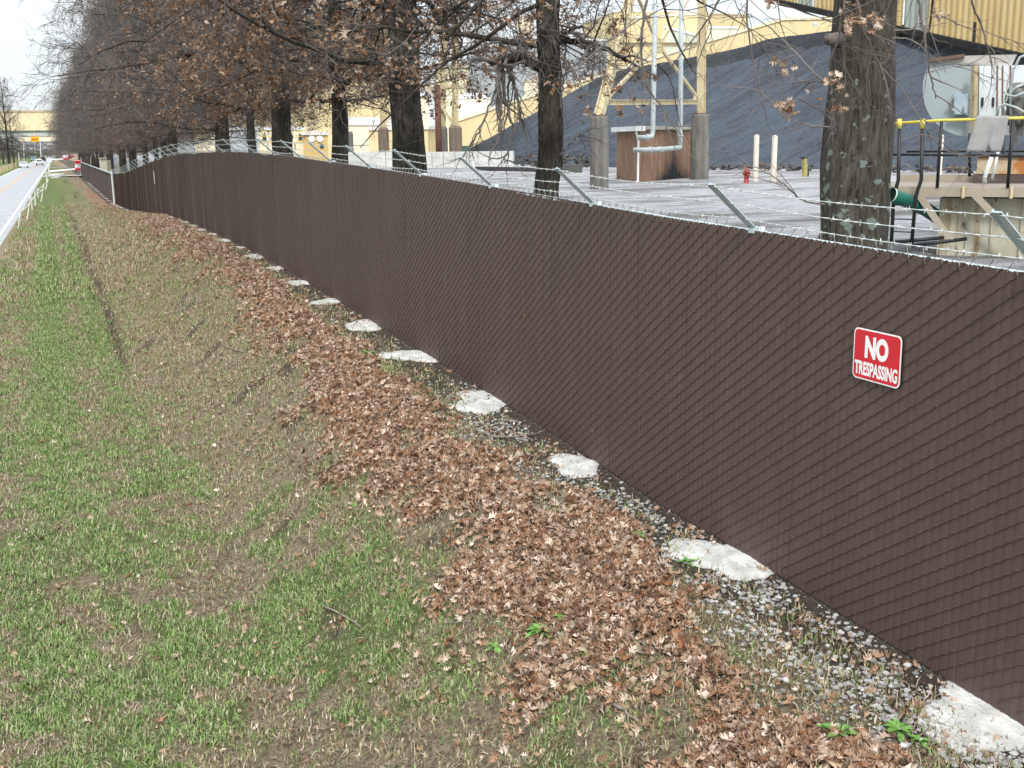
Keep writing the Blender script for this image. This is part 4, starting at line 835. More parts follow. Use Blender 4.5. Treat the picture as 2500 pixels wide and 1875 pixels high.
# ================================================================== PLATFORM, TANK, SWITCHGEAR (right edge)
blk = mat('black_rail', (.012, .012, .014), .5); yrl = mat('yellow_rail', (.62, .50, .05), .5, (.70, .60, .12), scale=8); deckm = mat('deck_beam', (.33, .28, .21), .7, (.40, .35, .27), scale=1.5)
rusty = bpy.data.materials.new('rusty_cream'); rusty.use_nodes = True; t = rusty.node_tree; bs = t.nodes['Principled BSDF']; bs.inputs['Roughness'].default_value = .7
rs = ramp(t, noise(t, 2.2, 6, stretch=(2.5, 2.5, .18)), .54, .68); rs2 = ramp(t, noise(t, 6, 6, stretch=(1, 1, .7)), .60, .68)
c_ = mixc(t, rs, mixc(t, ramp(t, noise(t, 1.2, 4), .35, .65), (.40, .38, .26), (.52, .50, .40)), (.26, .15, .05)); c_ = mixc(t, rs2, c_, (.16, .10, .06)); t.links.new(c_, bs.inputs['Base Color'])
FD = 19.7
DL = at(2140, 455, FD); ur, ua_ = facing(2330, 460, FD); ur = ur*math.cos(.10)-ua_*math.sin(.10); ua_ = np.array([-ur[1], ur[0], 0]); ZD = DL[2]; angp = math.atan2(ur[1], ur[0])
pl = thing('platform', 'raised steel platform deck with black and yellow railing at the right edge', 'platform', DL*[1, 1, 0]+[0, 0, YZ])
WD = 3.6; DD = 2.0
mb = MB(); mb.prism([DL-[0, 0, .16], DL+ur*WD-[0, 0, .16], DL+ur*WD, DL], ua_*.12); mb.build('edge_beam', deckm, pl)
mb = MB(); mb.prism([DL+ua_*.125-[0, 0, .05], DL+ur*WD+ua_*.125-[0, 0, .05], DL+ur*WD+ua_*.125-[0, 0, .005], DL+ua_*.125-[0, 0, .005]], ua_*DD); mb.build('deck', mat('deck_plate', (.22, .19, .16), .8, (.3, .26, .22), scale=3), pl)
MB().bar(DL+ua_*(DD+.15)+[0, 0, .05], DL+ur*WD+ua_*(DD+.15)+[0, 0, .05], .08, .14).build('toe_board', deckm, pl)
def px2(x, y, off=0.):
    r = ray(x, y); o = DL-ua_*off; n_ = ua_; return CAM+r*(((o-CAM)@n_)/(r@n_))
for x_ in (2352, 2470): MB().bar(px2(x_, 462, .02)*[1, 1, 0]+[0, 0, ZD-.18], px2(x_, 462, .02)*[1, 1, 0]+[0, 0, ZD+.01], .02, .05, (1, 0, 0)).build('splice_plate', steel_y, pl)
# front railing
ZT = px2(2400, 291)[2]
def railpost(x, ybot, nm='rail_post', off=0., dd_=0.):
    a_ = px2(x, ybot, off)+ua_*dd_; b_ = px2(x, 290, off)+ua_*dd_; b_ = np.array([a_[0], a_[1], ZT]); return a_, b_
for x_ in (2288, 2460):
    a_, b_ = railpost(x_, 458); MB().tube([a_, b_-[0, 0, .02]], .027, 8).build('rail_post', blk, pl, True)
MB().tube([px2(2172, 302), px2(2300, 294), px2(2405, 291), px2(2560, 286)], .024, 10).build('top_rail', yrl, pl, True)
MB().tube([px2(2170, 377), px2(2560, 381)], .022, 8).build('mid_rail', blk, pl, True)
MB().tube([px2(2170, 374)+ua_*DD, px2(2560, 372)+ua_*DD], .022, 8).build('rear_mid_rail', blk, pl, True)
for x_ in (2340, 2430): MB().tube([px2(x_, 440)+ua_*DD*.9, px2(x_, 325)+ua_*DD*.9], .026, 8).build('rear_rail_post', blk, pl, True)
for x0_, x1_, x2_, yb_ in ((2196, 2182, 2176, 594), (2252, 2236, 2225, 602)):
    kx = [px2(x0_, 312, .25), px2(x0_-3, 440, .25), px2(x1_+5, 462, .25), px2(x1_, 480, .25), px2(x2_, yb_, .25)]
    MB().tube(kx, .030, 8).build('ladder_rail', blk, pl, True); MB().tube([px2(x0_, 290, .25), px2(x0_, 314, .25)], .036, 8).build('yellow_collar', yrl, pl, True)
for y_ in (500, 534, 565): MB().tube([px2(2182-(y_-500)*.06, y_, .25), px2(2232-(y_-500)*.09, y_+2, .25)], .012, 6).build('rung', blk, pl)
MB().tube([px2(2176, 592, .25), px2(2305, 580, .1)], .03, 8).build('foot_bar', blk, pl, True); MB().tube([px2(2225, 600, .25), px2(2360, 583, .0)], .03, 8).build('foot_bar', blk, pl, True)
for (xa, ya, xb, yb_) in ((2240, 470, 2322, 590), (2378, 474, 2500, 600)): MB().bar(px2(xa, ya, .05), px2(xb, yb_, .05), .07, .10).build('strut', deckm, pl)
# tank below deck
tx0, tx1 = px2(2294, 500, -.35), px2(2560, 500, -.35); tkb = thing('rusty_tank', 'rust streaked cream steel tank under the platform deck', 'tank', tx0*[1, 1, 0]+[0, 0, YZ])
tx0[2] = tx1[2] = YZ-.2; mb = MB(); mb.prism([tx0, tx1, tx1*[1, 1, 0]+[0, 0, ZD-.2], tx0*[1, 1, 0]+[0, 0, ZD-.2]], ua_*1.5); mb.build('tank_wall', rusty, tkb)
for x_ in (2360, 2420, 2492): q = px2(x_, 560, -.35+.02); MB().bar([q[0], q[1], YZ], [q[0], q[1], ZD-.22], .025, .03, (1, 0, 0)).build('seam', rusty, tkb)
# green pipe
gp = [px2(2176, 476, .35), px2(2215, 490, .1), px2(2262, 512, -.25), px2(2292, 532, -.6)]; gpm = mat('green_pipe', (.01, .16, .10), .4, (.01, .11, .08), scale=4)
gpo = thing('green_pipe', 'open ended green pipe sticking out behind the black ladder rails', 'pipe', gp[0]); MB().tube(gp, .115, 16, caps=False).build('pipe_run', gpm, gpo, True)
dgp = (gp[1]-gp[0])/np.linalg.norm(gp[1]-gp[0]); MB().tube([gp[0]-dgp*.01, gp[0]+dgp*.02], .122, 16, caps=False).build('rim', mat('pale_rim', (.5, .6, .5), .5), gpo, True); MB().tube([gp[0]+dgp*.10, gp[0]+dgp*.11], .112, 16).build('bore', dark, gpo)
# rubber mat draped over rail
mt_ = thing('rubber_mat', 'torn grey rubber mat draped over the yellow top rail', 'mat', px2(2415, 290)); V = []; nu, nv = 14, 12
for j in range(nv+1):
    tq = j/nv
    for i in range(nu+1):
        q = i/nu; x = 2384+q*80-tq*(26-6*q)*1.0+tq*0; y = 283+tq*(88 if not (.62 < q < .70) else 70)+(rng.normal(0, 1.5) if j == nv else 0); V.append(px2(x, y, .035+.07*tq+.015*math.sin(q*7+tq*3)))
V = np.array(V); F = [[j*(nu+1)+i, j*(nu+1)+i+1, (j+1)*(nu+1)+i+1, (j+1)*(nu+1)+i] for j in range(nv) for i in range(nu)]
o = mk('mat_sheet', V, [np.array(F)], mat('grey_rubber', (.26, .25, .25), .8, (.33, .32, .31), scale=5), mt_, True); md_ = o.modifiers.new('t', 'SOLIDIFY'); md_.thickness = .012
V2 = []
for j in range(6):
    for i in range(3): V2.append(px2(2461+i*7+j*1.5, 283+j*15, .0)+ua_*(.05+.10*j))
o = mk('mat_back', np.array(V2), [np.array([[j*3+i, j*3+i+1, (j+1)*3+i+1, (j+1)*3+i] for j in range(5) for i in range(2)])], bpy.data.materials['grey_rubber'], mt_, True)
# rusty machine base, white conduits, switchgear
def fp(x, y, F): return at(x, y, F)
rb_ = thing('machine_base', 'rusty orange machine base block on the platform', 'machine base', fp(2440, 440, 21.2)); A = fp(2384, 424, 21); B = fp(2560, 426, 21.0); 
mb = MB(); mb.prism([A, B, B+[0, 0, .27], A+[0, 0, .27]], ua_*.8); mb.build('block', mat('orange_rust', (.45, .36, .24), .8, (.38, .15, .04), scale=3, lo=.45, hi=.55), rb_); MB().prism([A-ua_*.04+[0, 0, .275], B-ua_*.04+[0, 0, .275], B-ua_*.04+[0, 0, .31], A-ua_*.04+[0, 0, .31]], ua_*.9).build('top_flange', rustd, rb_); MB().prism([A-[0, 0, .25]-ur*.05, B-[0, 0, .25], B-[0, 0, .01], A-[0, 0, .01]-ur*.05], ua_*.8).build('plinth', mat('plinth', (.08, .06, .05), .8), rb_)
for i, (xa, ya, xb, yb_) in enumerate(((2438, 366, 2404, 446), (2418, 384, 2422, 444))):
    pass
o = MB().tube([fp(2421, 384, 20.2), fp(2404, 432, 20.2), fp(2404, 446, 20.2)], .035, 10).build('white_conduit', whitem, None, True, base=fp(2404, 446, 20.2)); tag(o, 'thick slanting white conduit in front of the rusty base', 'conduit')
o = MB().tube([fp(2438, 366, 20.2), fp(2422, 438, 20.2)], .022, 10).build('white_conduit', whitem, None, True, base=fp(2422, 438, 20.2)); tag(o, 'thin slanting white conduit right of the thick one', 'conduit')
FS = 23.
hd = thing('hood', 'blue grey sheet metal half round hood behind the railing', 'hood', fp(2330, 326, FS)); cyc = fp(2378, 208, FS); u_, aw_ = facing(2330, 220, FS); R_h = 110*FS/2760
pts = []
for q in np.linspace(math.pi*.53, math.pi*1.5, 26): pts.append(cyc+u_*R_h*.98*math.cos(q)+up*R_h*1.02*math.sin(q))
top_l = fp(2272, 148, FS); pts = [p for p in pts if p[2] < top_l[2]]; pts = [fp(2381, 140, FS), top_l]+pts+[fp(2381, 326, FS)]
hm = mat('hood_paint', (.30, .35, .36), .45, (.36, .41, .42), scale=.8); MB().prism(pts, aw_*.9).build('shell', hm, hd); MB().bar(fp(2268, 148, FS)-aw_*.05, fp(2355, 136, FS)-aw_*.05, .10, .06).build('top_edge', mat('brown_edge', (.14, .09, .06), .8), hd)
MB().prism([fp(2270, 146, FS-.02), fp(2352, 136, FS-.02), fp(2483, 133, FS-.02), fp(2470, 160, FS-.02), fp(2355, 158, FS-.02)], aw_*.5).build('cowl', mat('cowl', (.40, .38, .35), .6, (.46, .44, .41), scale=1), hd)
MB().bar(fp(2330, 325, FS-.04), fp(2382, 175, FS-.04)*0+fp(2330, 326, FS-.04), .01, .01).build('rim_bolt', rustd, hd) if 0 else None
sw = thing('switch_box', 'pale blue grey switch box mounted on the hood', 'switch box', fp(2350, 254, FS-.2)); MB().prism([fp(2329, 279, FS-.22), fp(2364, 280, FS-.22), fp(2365, 228, FS-.22), fp(2330, 228, FS-.22)], aw_*.2).build('box', mat('box_blue', (.33, .42, .47), .4, (.37, .46, .5), scale=2), sw); MB().bar(fp(2357, 276, FS-.27), fp(2357, 256, FS-.27), .05, .05).build('lever', pipem, sw)
for y_ in (240, 271): MB().box(fp(2327, y_, FS-.24), (.05, .04, .05)).build('hinge', pipem, sw)
mp_ = thing('mounting_post', 'thin rust spotted cream post left of the white cabinet', 'post', fp(2379, 330, FS-.3)); MB().bar(fp(2376, 345, FS-.3), fp(2380, 160, FS-.3), .09, .09, (1, 0, 0)).build('post', mat('post_cream', (.42, .36, .22), .7, (.30, .17, .08), scale=8, stretch=(1, 1, .4), lo=.5, hi=.7), mp_)
cb = thing('electric_cabinet', 'white electric cabinet with rust streaks and two slots', 'cabinet', fp(2430, 300, FS)); wc = mat('cabinet_white', (.66, .70, .72), .45, (.36, .20, .12), scale=5, stretch=(3, 3, .25), lo=.62, hi=.70)
MB().prism([fp(2389, 330, FS-.1), fp(2560, 330, FS-.1), fp(2560, 158, FS-.1), fp(2391, 160, FS-.1)], aw_*.6).build('cabinet', wc, cb)
for x_ in (2434, 2447, 2466): MB().bar(fp(x_, 325, FS-.115), fp(x_+1, 160, FS-.115), .02, .02, (1, 0, 0)).build('door_seam', mat('seam_rust', (.22, .13, .08), .8), cb)
for x_ in (2398, 2424): MB().bar(fp(x_, 260, FS-.12), fp(x_+1, 238, FS-.12), .03, .03, (1, 0, 0)).build('slot', dark, cb)
mc = thing('pump_motor', 'dark greasy machine with looping grey hoses at the right edge', 'machine', fp(2480, 300, FS-.7))
mb = MB(); q = fp(2482, 235, FS-.9); mb.lathe(q-[0, 0, .5], [(.02, 0), (.16, 0), (.19, .12), (.15, .3), (.2, .45), (.17, .6), (.10, .72), (.02, .74)], 14); mb.build('motor', mat('greasy', (.05, .05, .045), .5, (.16, .15, .14), scale=6), mc, True)
MB().box(fp(2500, 330, FS-.8), (.35, .3, .9)).build('housing', mat('housing', (.20, .21, .20), .6, (.10, .10, .10), scale=4), mc)
for k, H_ in enumerate([[(2455, 285), (2448, 262), (2462, 235), (2478, 215), (2500, 205)], [(2468, 290), (2466, 230), (2474, 170), (2490, 140), (2512, 130)], [(2434, 285), (2438, 262), (2452, 254), (2480, 262), (2520, 285)], [(2450, 220), (2458, 232), (2478, 236), (2510, 222)]]):
    MB().tube([fp(x, y, FS-1.05-.04*k) for x, y in H_], .022, 8).build('hose', pipem, mc, True)

# ================================================================== FAR LEFT: gallery over the road, cars, rails, signs
bd = thing('conveyor_bridge', 'long yellow enclosed conveyor bridge crossing high over the road', 'bridge', (0, 380, -1.4)); FB = 380.
def bp_(x, y, F=FB):
    return at(x, y, F)
zt_, zb_, zg_, zl_ = bp_(60, 273)[2], bp_(60, 319)[2], bp_(60, 322)[2], bp_(60, 332)[2]
MB().box((-10, 382, zb_), (150, 6, zt_-zb_), .0).build('upper_wall', mat('bridge_yellow', (.72, .60, .38), .7, (.76, .64, .42), scale=.1), bd); MB().box((-10, 382, zt_+.01), (150, 6.6, .5)).build('roof', tan, bd)
MB().box((-10, 381, zl_), (150, 3, zb_-zl_-.02)).build('girder', mat('girder_sage', (.42, .47, .44), .6, (.47, .52, .48), scale=.2), bd); MB().box((-10, 379.3, zb_-.35), (150, .3, .3)).build('flange', mat('flange_dk', (.12, .17, .16), .6), bd)
for x_ in np.arange(-80, 64, 5.2): MB().box((x_, 379.35, zl_), (.25, .25, zb_-zl_-.4)).build('stiffener', bd.children[3].data.materials[0], bd)
for x_ in (-13.5, 40.): MB().box((x_, 381.5, -1.6), (2.0, 3, zl_+1.6-.01)).build('bridge_pier', pierm, bd)
b2 = thing('lower_gallery', 'second pale yellow gallery seen just under the bridge girder', 'bridge', (2, 430, -1.4)); p0, p1 = at(46, 333, 430), at(150, 333, 430); q0, q1 = at(46, 345, 430), at(146, 345, 430); MB().prism([q0, q1, p1, p0], (0, 4, 0)).build('wall', cream, b2); MB().bar(p0+[0, 2, .2], p1+[0, 2, .2], 4.5, .3).build('roof', tan, b2); MB().box((12, 431, -1.6), (1.5, 1.5, q1[2]+1.6)).build('column', pierm, b2)
cs = thing('clearance_sign', 'orange height warning sign hanging under the bridge over the road', 'sign', at(84, 339, 376)); P = [at(75, 346, 376), at(95.5, 346, 376), at(95.5, 333.5, 376), at(75, 333.5, 376)]; MB().prism(P, (0, .1, 0)).build('board', mat('orange_paint', (.80, .38, .01), .5), cs)
MB().prism([at(77, 341, 375.9), at(93, 341, 375.9), at(93, 339, 375.9), at(77, 339, 375.9)], (0, -.05, 0)).build('faded_lettering', mat('brown_paint', (.35, .14, .01), .6), cs)
for x_ in (76, 94): MB().bar(at(x_, 333, 376.1), at(x_, 330, 376.1), .12, .12, (1, 0, 0)).build('hanger', pipem, cs)
def car(x, y, ang, col, label, body='suv', lights='rear'):
    root = thing('parked_car' if 0 else 'car', label, 'car', (x, y, -1.39), rz=0); pm = mat('car_paint', col, .25, metal=.2); c, s_ = math.cos(ang), math.sin(ang)
    def T(P): P = np.array(P, float); return np.stack([P[:, 0]*c-P[:, 1]*s_+x, P[:, 0]*s_+P[:, 1]*c+y, P[:, 2]-1.39], 1)
    # side profile (y forward, z up), extruded across 1.84 m; cabin narrower
    H = 1.72 if body == 'suv' else 1.45; B = [(-2.25, .35), (2.25, .35), (2.3, .62), (2.2, .84), (1.25, 1.0), (-2.1, 1.04), (-2.28, .8)]
    def ext(prof, w0, w1, nm, m_):
        n = len(prof); zmin = min(p[1] for p in prof); zmax = max(p[1] for p in prof); V = []
        for sd_ in (-1, 1):
            for q in prof: ww = w0+(w1-w0)*(q[1]-zmin)/(zmax-zmin); V.append((sd_*ww, q[0], q[1]))
        i = np.arange(n); return mk(nm, T(V), [np.array([list(range(n))[::-1], list(range(n, 2*n))]), np.stack([i, (i+1) % n, (i+1) % n+n, i+n], 1)], m_, root)
    ext(B, .90, .92, 'body', pm); cab = [(-2.05, 1.05), (1.2, 1.01), (.45, H-.08), (.2, H), (-1.6 if body == 'suv' else -1.1, H), (-1.8 if body == 'suv' else -1.4, H-.06)]; ext(cab, .86, .66, 'cabin', pm)
    gl = glass
    for (ya, za, yb_, zb2, nm) in ((1.16, 1.06, .50, H-.12, 'windscreen'), (-2.06, 1.10, -1.84 if body == 'suv' else -1.46, H-.12, 'rear_window')):
        sgn = 1 if ya > 0 else -1; V = [(-.74, ya+sgn*.02, za), (.74, ya+sgn*.02, za), (.60, yb_+sgn*.02, zb2), (-.60, yb_+sgn*.02, zb2)]; V += [(p[0], p[1]-sgn*.03, p[2]) for p in V]
        mk(nm, T(V), [np.array([[0, 1, 2, 3], [7, 6, 5, 4]])], gl, root)
    for sx in (-1, 1):
        for yy in (1.4, -1.4):
            P = [(sx*.80+dx, yy+.34*math.cos(a_), .34+.34*math.sin(a_)) for dx in (-.11, .125) for a_ in np.linspace(0, 6.283, 15)[:-1]]; i = np.arange(14)
            mk('wheel', T(P), [np.array([list(range(14))[::-1], list(range(14, 28))]), np.stack([i, (i+1) % 14, (i+1) % 14+14, i+14], 1)], tyre, root)
        for yy, nm, cc in ((2.27, 'headlight', (.9, .9, .85)), (-2.27, 'tail_light', (.5, .02, .02))):
            P = [(sx*.68+dx, yy+dy, .68+dz) for dx in (-.16, .16) for dy in (-.04, .04) for dz in (-.08, .08)]; mk(nm, T(P), [np.array([[0, 1, 3, 2], [4, 6, 7, 5], [0, 4, 5, 1], [2, 3, 7, 6], [0, 2, 6, 4], [1, 5, 7, 3]])], mat(nm, cc, .3), root)
    mk('bumper', T([(sx*.86, yy, zz) for yy in (-2.32, -2.2) for sx, zz in ((-1, .38), (1, .38), (1, .58), (-1, .58))]), [np.array([[0, 1, 2, 3], [7, 6, 5, 4], [0, 4, 5, 1], [3, 2, 6, 7]])], mat('bumper_black', (.03, .03, .03), .7), root)
    return root
def rx(x, y):
    p = onz(x, y, -1.39); return p[0], p[1]
x_, y_ = rx(59, 409.5); car(x_, y_, math.pi-.02, (.70, .74, .78), 'nearest white car coming towards us in the left lane', 'sedan')
x_, y_ = rx(97.3, 404.5); car(x_, y_, -.02, (.66, .67, .68), 'silver grey car driving away in the right lane')
x_, y_ = at(82, 388, 470)[:2]; car(x_, y_, math.pi-.02, (.10, .20, .24), 'dark teal car approaching behind the white one'); x_, y_ = at(105.5, 388, 440)[:2]; car(x_, y_, -.02, (.03, .04, .06), 'dark blue car farthest off in the right lane')
x_, y_ = at(181, 380, 470)[:2]; car(x_, y_, .9, (.20, .015, .02), 'dark red car parked on the verge beyond the signs')
x_, y_ = at(168, 380, 500)[:2]; car(x_, y_, .9, (.14, .012, .02), 'dark red pickup parked left of the other red car')
# weathered white cable rail on the right shoulder
ral = thing('cable_rail', 'leaning white posts with a sagging cable on the right shoulder', 'guard rail', (-1.6, 66, -1.4)); wp = mat('white_post_paint', (.68, .68, .64), .7, (.55, .55, .5), scale=6); tops = []
for xt, yt_, xb, yb_ in ((52, 505, 43, 563), (76, 478, 64, 543), (77, 482, 79, 516), (86, 467, 86, 505), (91, 460, 94, 483), (107, 451, 100, 493), (118, 437, 111, 464), (112, 418, 116, 448), (118, 408, 121, 428), (120, 396, 121, 410)):
    b_ = onz(xb, yb_, -1.4); D_ = math.hypot(*b_[:2]); tq = at(xt, yt_, D_); r_ = 1.9*D_/2760*.8; MB().tube([b_-[0, 0, .1], tq], r_, 7).build('post', wp, ral); tops.append((tq+b_)/2*[1, 1, 1]+[0, 0, .25])
tops = sorted(tops, key=lambda p: p[1]); MB().tube(tops, .035, 5).build('cable', wp, ral)
# timber posts on the left shoulder
for i in range(13):
    y_ = 195+i*10.; x_ = float(roadR(y_))-7.4; o = MB().cyl((x_, y_, -1.5), .16, 1.35, 8).build('timber_post', mat('timber_cream', (.48, .40, .24), .8) if i == 0 else bpy.data.materials['timber_cream'], None, base=np.array([x_, y_, -1.4])); tag(o, ORDN[i]+' short cream post from the viewer in the left shoulder row', 'post', 'cream posts on the left shoulder')
# gate boom with signs
swr = mat('boom_white', (.80, .80, .80), .5)
def board(x0, x1, y0, y1, F, label, rows):
    a_ = at((x0+x1)/2, y1, F); root = thing('stop_sign_board', label, 'sign', (a_[0], a_[1], -1.4)); P = [at(x0, y1, F), at(x1, y1, F), at(x1, y0, F), at(x0, y0, F)]; MB().prism(P, (0, .08, 0)).build('board', swr, root)
    for (r0, r1, m_) in rows: MB().prism([at(x0, r1, F-.1), at(x1, r1, F-.1), at(x1, r0, F-.1), at(x0, r0, F-.1)], (0, -.02, 0)).build('red_band', m_, root)
    MB().tube([[a_[0], a_[1]+.2, -1.6], [a_[0], a_[1]+.2, at(x0, y0, F)[2]]], .05, 6).build('sign_post', pipem, root)
    return root
b_ = board(183, 196.5, 391, 416, 196, 'tall white and red sign board at the far end of the fence', [(392, 399, red), (410.5, 415.5, red)])
F_ = 195.7; MB().tube([at(190, 405, F_)+[.26*math.cos(q), 0, .26*math.sin(q)] for q in np.linspace(-2.2, 2.6, 16)], .045, 5).build('arrow_ring', mat('purple_mark', (.25, .08, .2), .6), b_)
b_ = board(154.5, 166, 378, 389.5, 290, 'smaller white and red sign board farther up the verge', [(386, 389.5, red)]); MB().tube([at(160, 382, 289.6)+[.28*math.cos(q), 0, .28*math.sin(q)] for q in np.linspace(-2.2, 2.6, 16)], .05, 5).build('arrow_ring', bpy.data.materials['purple_mark'], b_)
for (xa, ya, xb, yb_, F, lb) in ((118, 419, 184, 413, 198, 'nearer long white barrier pole lying across the verge'), (122, 390, 156, 388.5, 292, 'farther long white barrier pole lying across the verge')):
    o = MB().tube([at(xa, ya, F), at(xb, yb_, F)], .14, 8).build('barrier_pole', swr, None, base=at(xa, ya, F)*[1, 1, 0]+[0, 0, -1.3]); tag(o, lb, 'barrier')
p = onz(139, 428.5, -1.35); o = MB().lathe(p-[0, 0, .1], [(1.3, 0), (1.3, .35), (1.1, .42), (.02, .42)], 20).build('culvert_slab', fm, None, base=p); tag(o, 'pale round concrete slab over the ditch inlet far up the verge', 'slab'); MB().tube([p+[-.5, .9, .3], p+[.5, .9, .9]], .3, 8).build('inlet_rubble', pierm, o, base=np.zeros(3))
p = onz(137, 434, -1.35); o = MB().lathe(p-[0, 0, .1], [(.8, 0), (.8, .25), (.02, .3)], 14).build('culvert_slab', fm, None, base=p); tag(o, 'smaller pale slab just this side of the round culvert slab', 'slab')
# cream kiosk behind the dip in the fence
kk = thing('kiosk', 'narrow cream utility hut behind the dip in the fence', 'hut', at(260, 420, 128)*[1, 1, 0]+[0, 0, -1.3]); A = at(248, 430, 128); B = at(264, 430, 128.); D_ = at(273.5, 430, 131.); zt_ = at(260, 387, 128)[2]; A[2] = B[2] = D_[2] = -1.5
hb = mat('hut_cream', (.52, .50, .38), .7, (.58, .56, .44), scale=.6); MB().prism([A, B, B+(A-B)*0+[0, 0, zt_+1.5], A+[0, 0, zt_+1.5]], (.0, 2.2, 0)).build('wall', hb, kk); MB().prism([B+[.002, .3, 0], D_, D_+[0, 0, zt_+1.3], B+[.002, .3, zt_+1.3]], (-.05, 1.6, 0)).build('side_wall', hb, kk)
MB().box(((A[0]+B[0])/2, A[1]+1, zt_+.01), (.8, 2.4, .06)).build('roof', hb, kk)
# utility poles far off
for x_, y0_, y1_, F_, lb in ((57.5, 346, 377, 480, 'pale pole at the left under the bridge'), (99, 347, 374, 520, 'pale thin pole right of the orange sign'), (46, 372, 389, 330, 'short pale post at the left road edge')):
    a_ = at(x_, y1_, F_); o = MB().tube([[a_[0], a_[1], -1.5], at(x_-1, y0_, F_)], .16, 6).build('utility_pole', wp, None, base=np.array([a_[0], a_[1], -1.4])); tag(o, lb, 'pole')

# ================================================================== TREES
barkm = bpy.data.materials.new('oak_bark'); barkm.use_nodes = True; t = barkm.node_tree; bs = t.nodes['Principled BSDF']; bs.inputs['Roughness'].default_value = .95; bs.inputs['Specular IOR Level'].default_value = .15
n1 = noise(t, 22, 8, stretch=(1, 1, .14), rough=.8); n2 = noise(t, 1.4, 5, stretch=(1, 1, .7)); n3 = noise(t, 40, 4)
c_ = mixc(t, ramp(t, n1, .40, .60), (.020, .017, .014), (.125, .112, .092)); c_ = mixc(t, ramp(t, n2, .42, .60, 0., .8), c_, (.020, .018, .012))
t.links.new(c_, bs.inputs['Base Color']); bp = t.nodes.new('ShaderNodeBump'); bp.inputs['Distance'].default_value = .05; t.links.new(n1, bp.inputs['Height']); t.links.new(bp.outputs[0], bs.inputs['Normal'])
# lichen-spotted copy for the nearest trunk
lich = barkm.copy(); lich.name = 'lichen_bark'; t = lich.node_tree; bs = t.nodes['Principled BSDF']; src = mixc(t, .38, bs.inputs['Base Color'].links[0].from_socket, mixc(t, ramp(t, noise(t, 26, 8, stretch=(1, 1, .15), rough=.8), .40, .60), (.03, .027, .022), (.27, .245, .20)))
vo = t.nodes.new('ShaderNodeTexVoronoi'); vo.inputs['Scale'].default_value = 9; tcn = t.nodes.new('ShaderNodeTexCoord'); dm = t.nodes.new('ShaderNodeVectorMath'); dm.operation = 'ADD'
nzc = t.nodes.new('ShaderNodeTexNoise'); nzc.inputs['Scale'].default_value = 12; nzc.inputs['Detail'].default_value = 6; t.links.new(tcn.outputs['Object'], nzc.inputs[0]); sc_ = t.nodes.new('ShaderNodeVectorMath'); sc_.operation = 'SCALE'; sc_.inputs[3].default_value = .17
t.links.new(nzc.outputs['Color'], sc_.inputs[0]); t.links.new(tcn.outputs['Object'], dm.inputs[0]); t.links.new(sc_.outputs[0], dm.inputs[1]); t.links.new(dm.outputs[0], vo.inputs['Vector'])
sep = t.nodes.new('ShaderNodeSeparateXYZ'); t.links.new(tcn.outputs['Object'], sep.inputs[0]); hsel = ramp(t, sep.outputs[2], 1.3, 3.6, .66, .16)
cs_ = t.nodes.new('ShaderNodeSeparateColor'); t.links.new(vo.outputs['Color'], cs_.inputs[0]); rad_ = math_(t, 'MULTIPLY', hsel, cs_.outputs[0])
lm = ramp(t, math_(t, 'SUBTRACT', rad_, math_(t, 'MULTIPLY', vo.outputs['Distance'], 1.)), 0., .02); t.links.new(mixc(t, math_(t, 'MULTIPLY', lm, .9), src, mixc(t, n3.node and noise(t, 30, 3), (.17, .23, .19), (.33, .38, .33))), bs.inputs['Base Color'])
for l_ in list(bs.inputs['Base Color'].links): pass
twm = mat('twig_bark', (.080, .068, .064), .9, (.15, .13, .12), scale=3)
twl = mat('pale_twig', (.20, .17, .155), .85, (.11, .09, .08), scale=3)
tlm = mat('hanging_leaf', (.2, .1, .05), .8, island=[(.11, .05, .028), (.22, .11, .055), (.30, .165, .09), (.12, .07, .045), (.34, .24, .17), (.22, .12, .065), (.46, .37, .29), (.15, .10, .065)], spec=.2)
def grow(P, R, M, tr, Lf, ang, bias, K, rs, wob, rng_, grav=0., rmin=.004):
    N_, K0, _ = P.shape; idx = np.repeat(np.arange(N_), M); n = len(idx); t_ = tr[0]+(tr[1]-tr[0])*rng_.random(n); s = t_*(K0-1); i = np.minimum(s.astype(int), K0-2); f = (s-i)[:, None]
    p0 = P[idx, i]*(1-f)+P[idx, i+1]*f; r0 = R[idx, i]*(1-f[:, 0])+R[idx, i+1]*f[:, 0]; T = P[idx, i+1]-P[idx, i]; T /= np.linalg.norm(T, axis=1, keepdims=True)
    q = rng_.normal(size=(n, 3)); q -= (q*T).sum(1, keepdims=True)*T; q /= np.linalg.norm(q, axis=1, keepdims=True); a_ = rng_.normal(ang, .22, n)[:, None]
    d = T*np.cos(a_)+q*np.sin(a_)+np.array([0, 0, bias]); d /= np.linalg.norm(d, axis=1, keepdims=True)
    plen = np.linalg.norm(P[idx, -1]-P[idx, 0], axis=1); Ln = Lf(plen, t_)*rng_.uniform(.6, 1.25, n); pts = [p0]; cur = p0
    for k in range(K-1):
        d = d+rng_.normal(0, wob, (n, 3))+np.array([0, 0, grav]); d /= np.linalg.norm(d, axis=1, keepdims=True); cur = cur+d*(Ln/(K-1))[:, None]; pts.append(cur)
    P2 = np.stack(pts, 1); rb = np.minimum(r0*.8, np.maximum(r0*rs, rmin*1.2)); R2 = rb[:, None]*np.linspace(1, .3, K)[None]; return P2, np.maximum(R2, rmin*np.linspace(1, .55, K)[None])
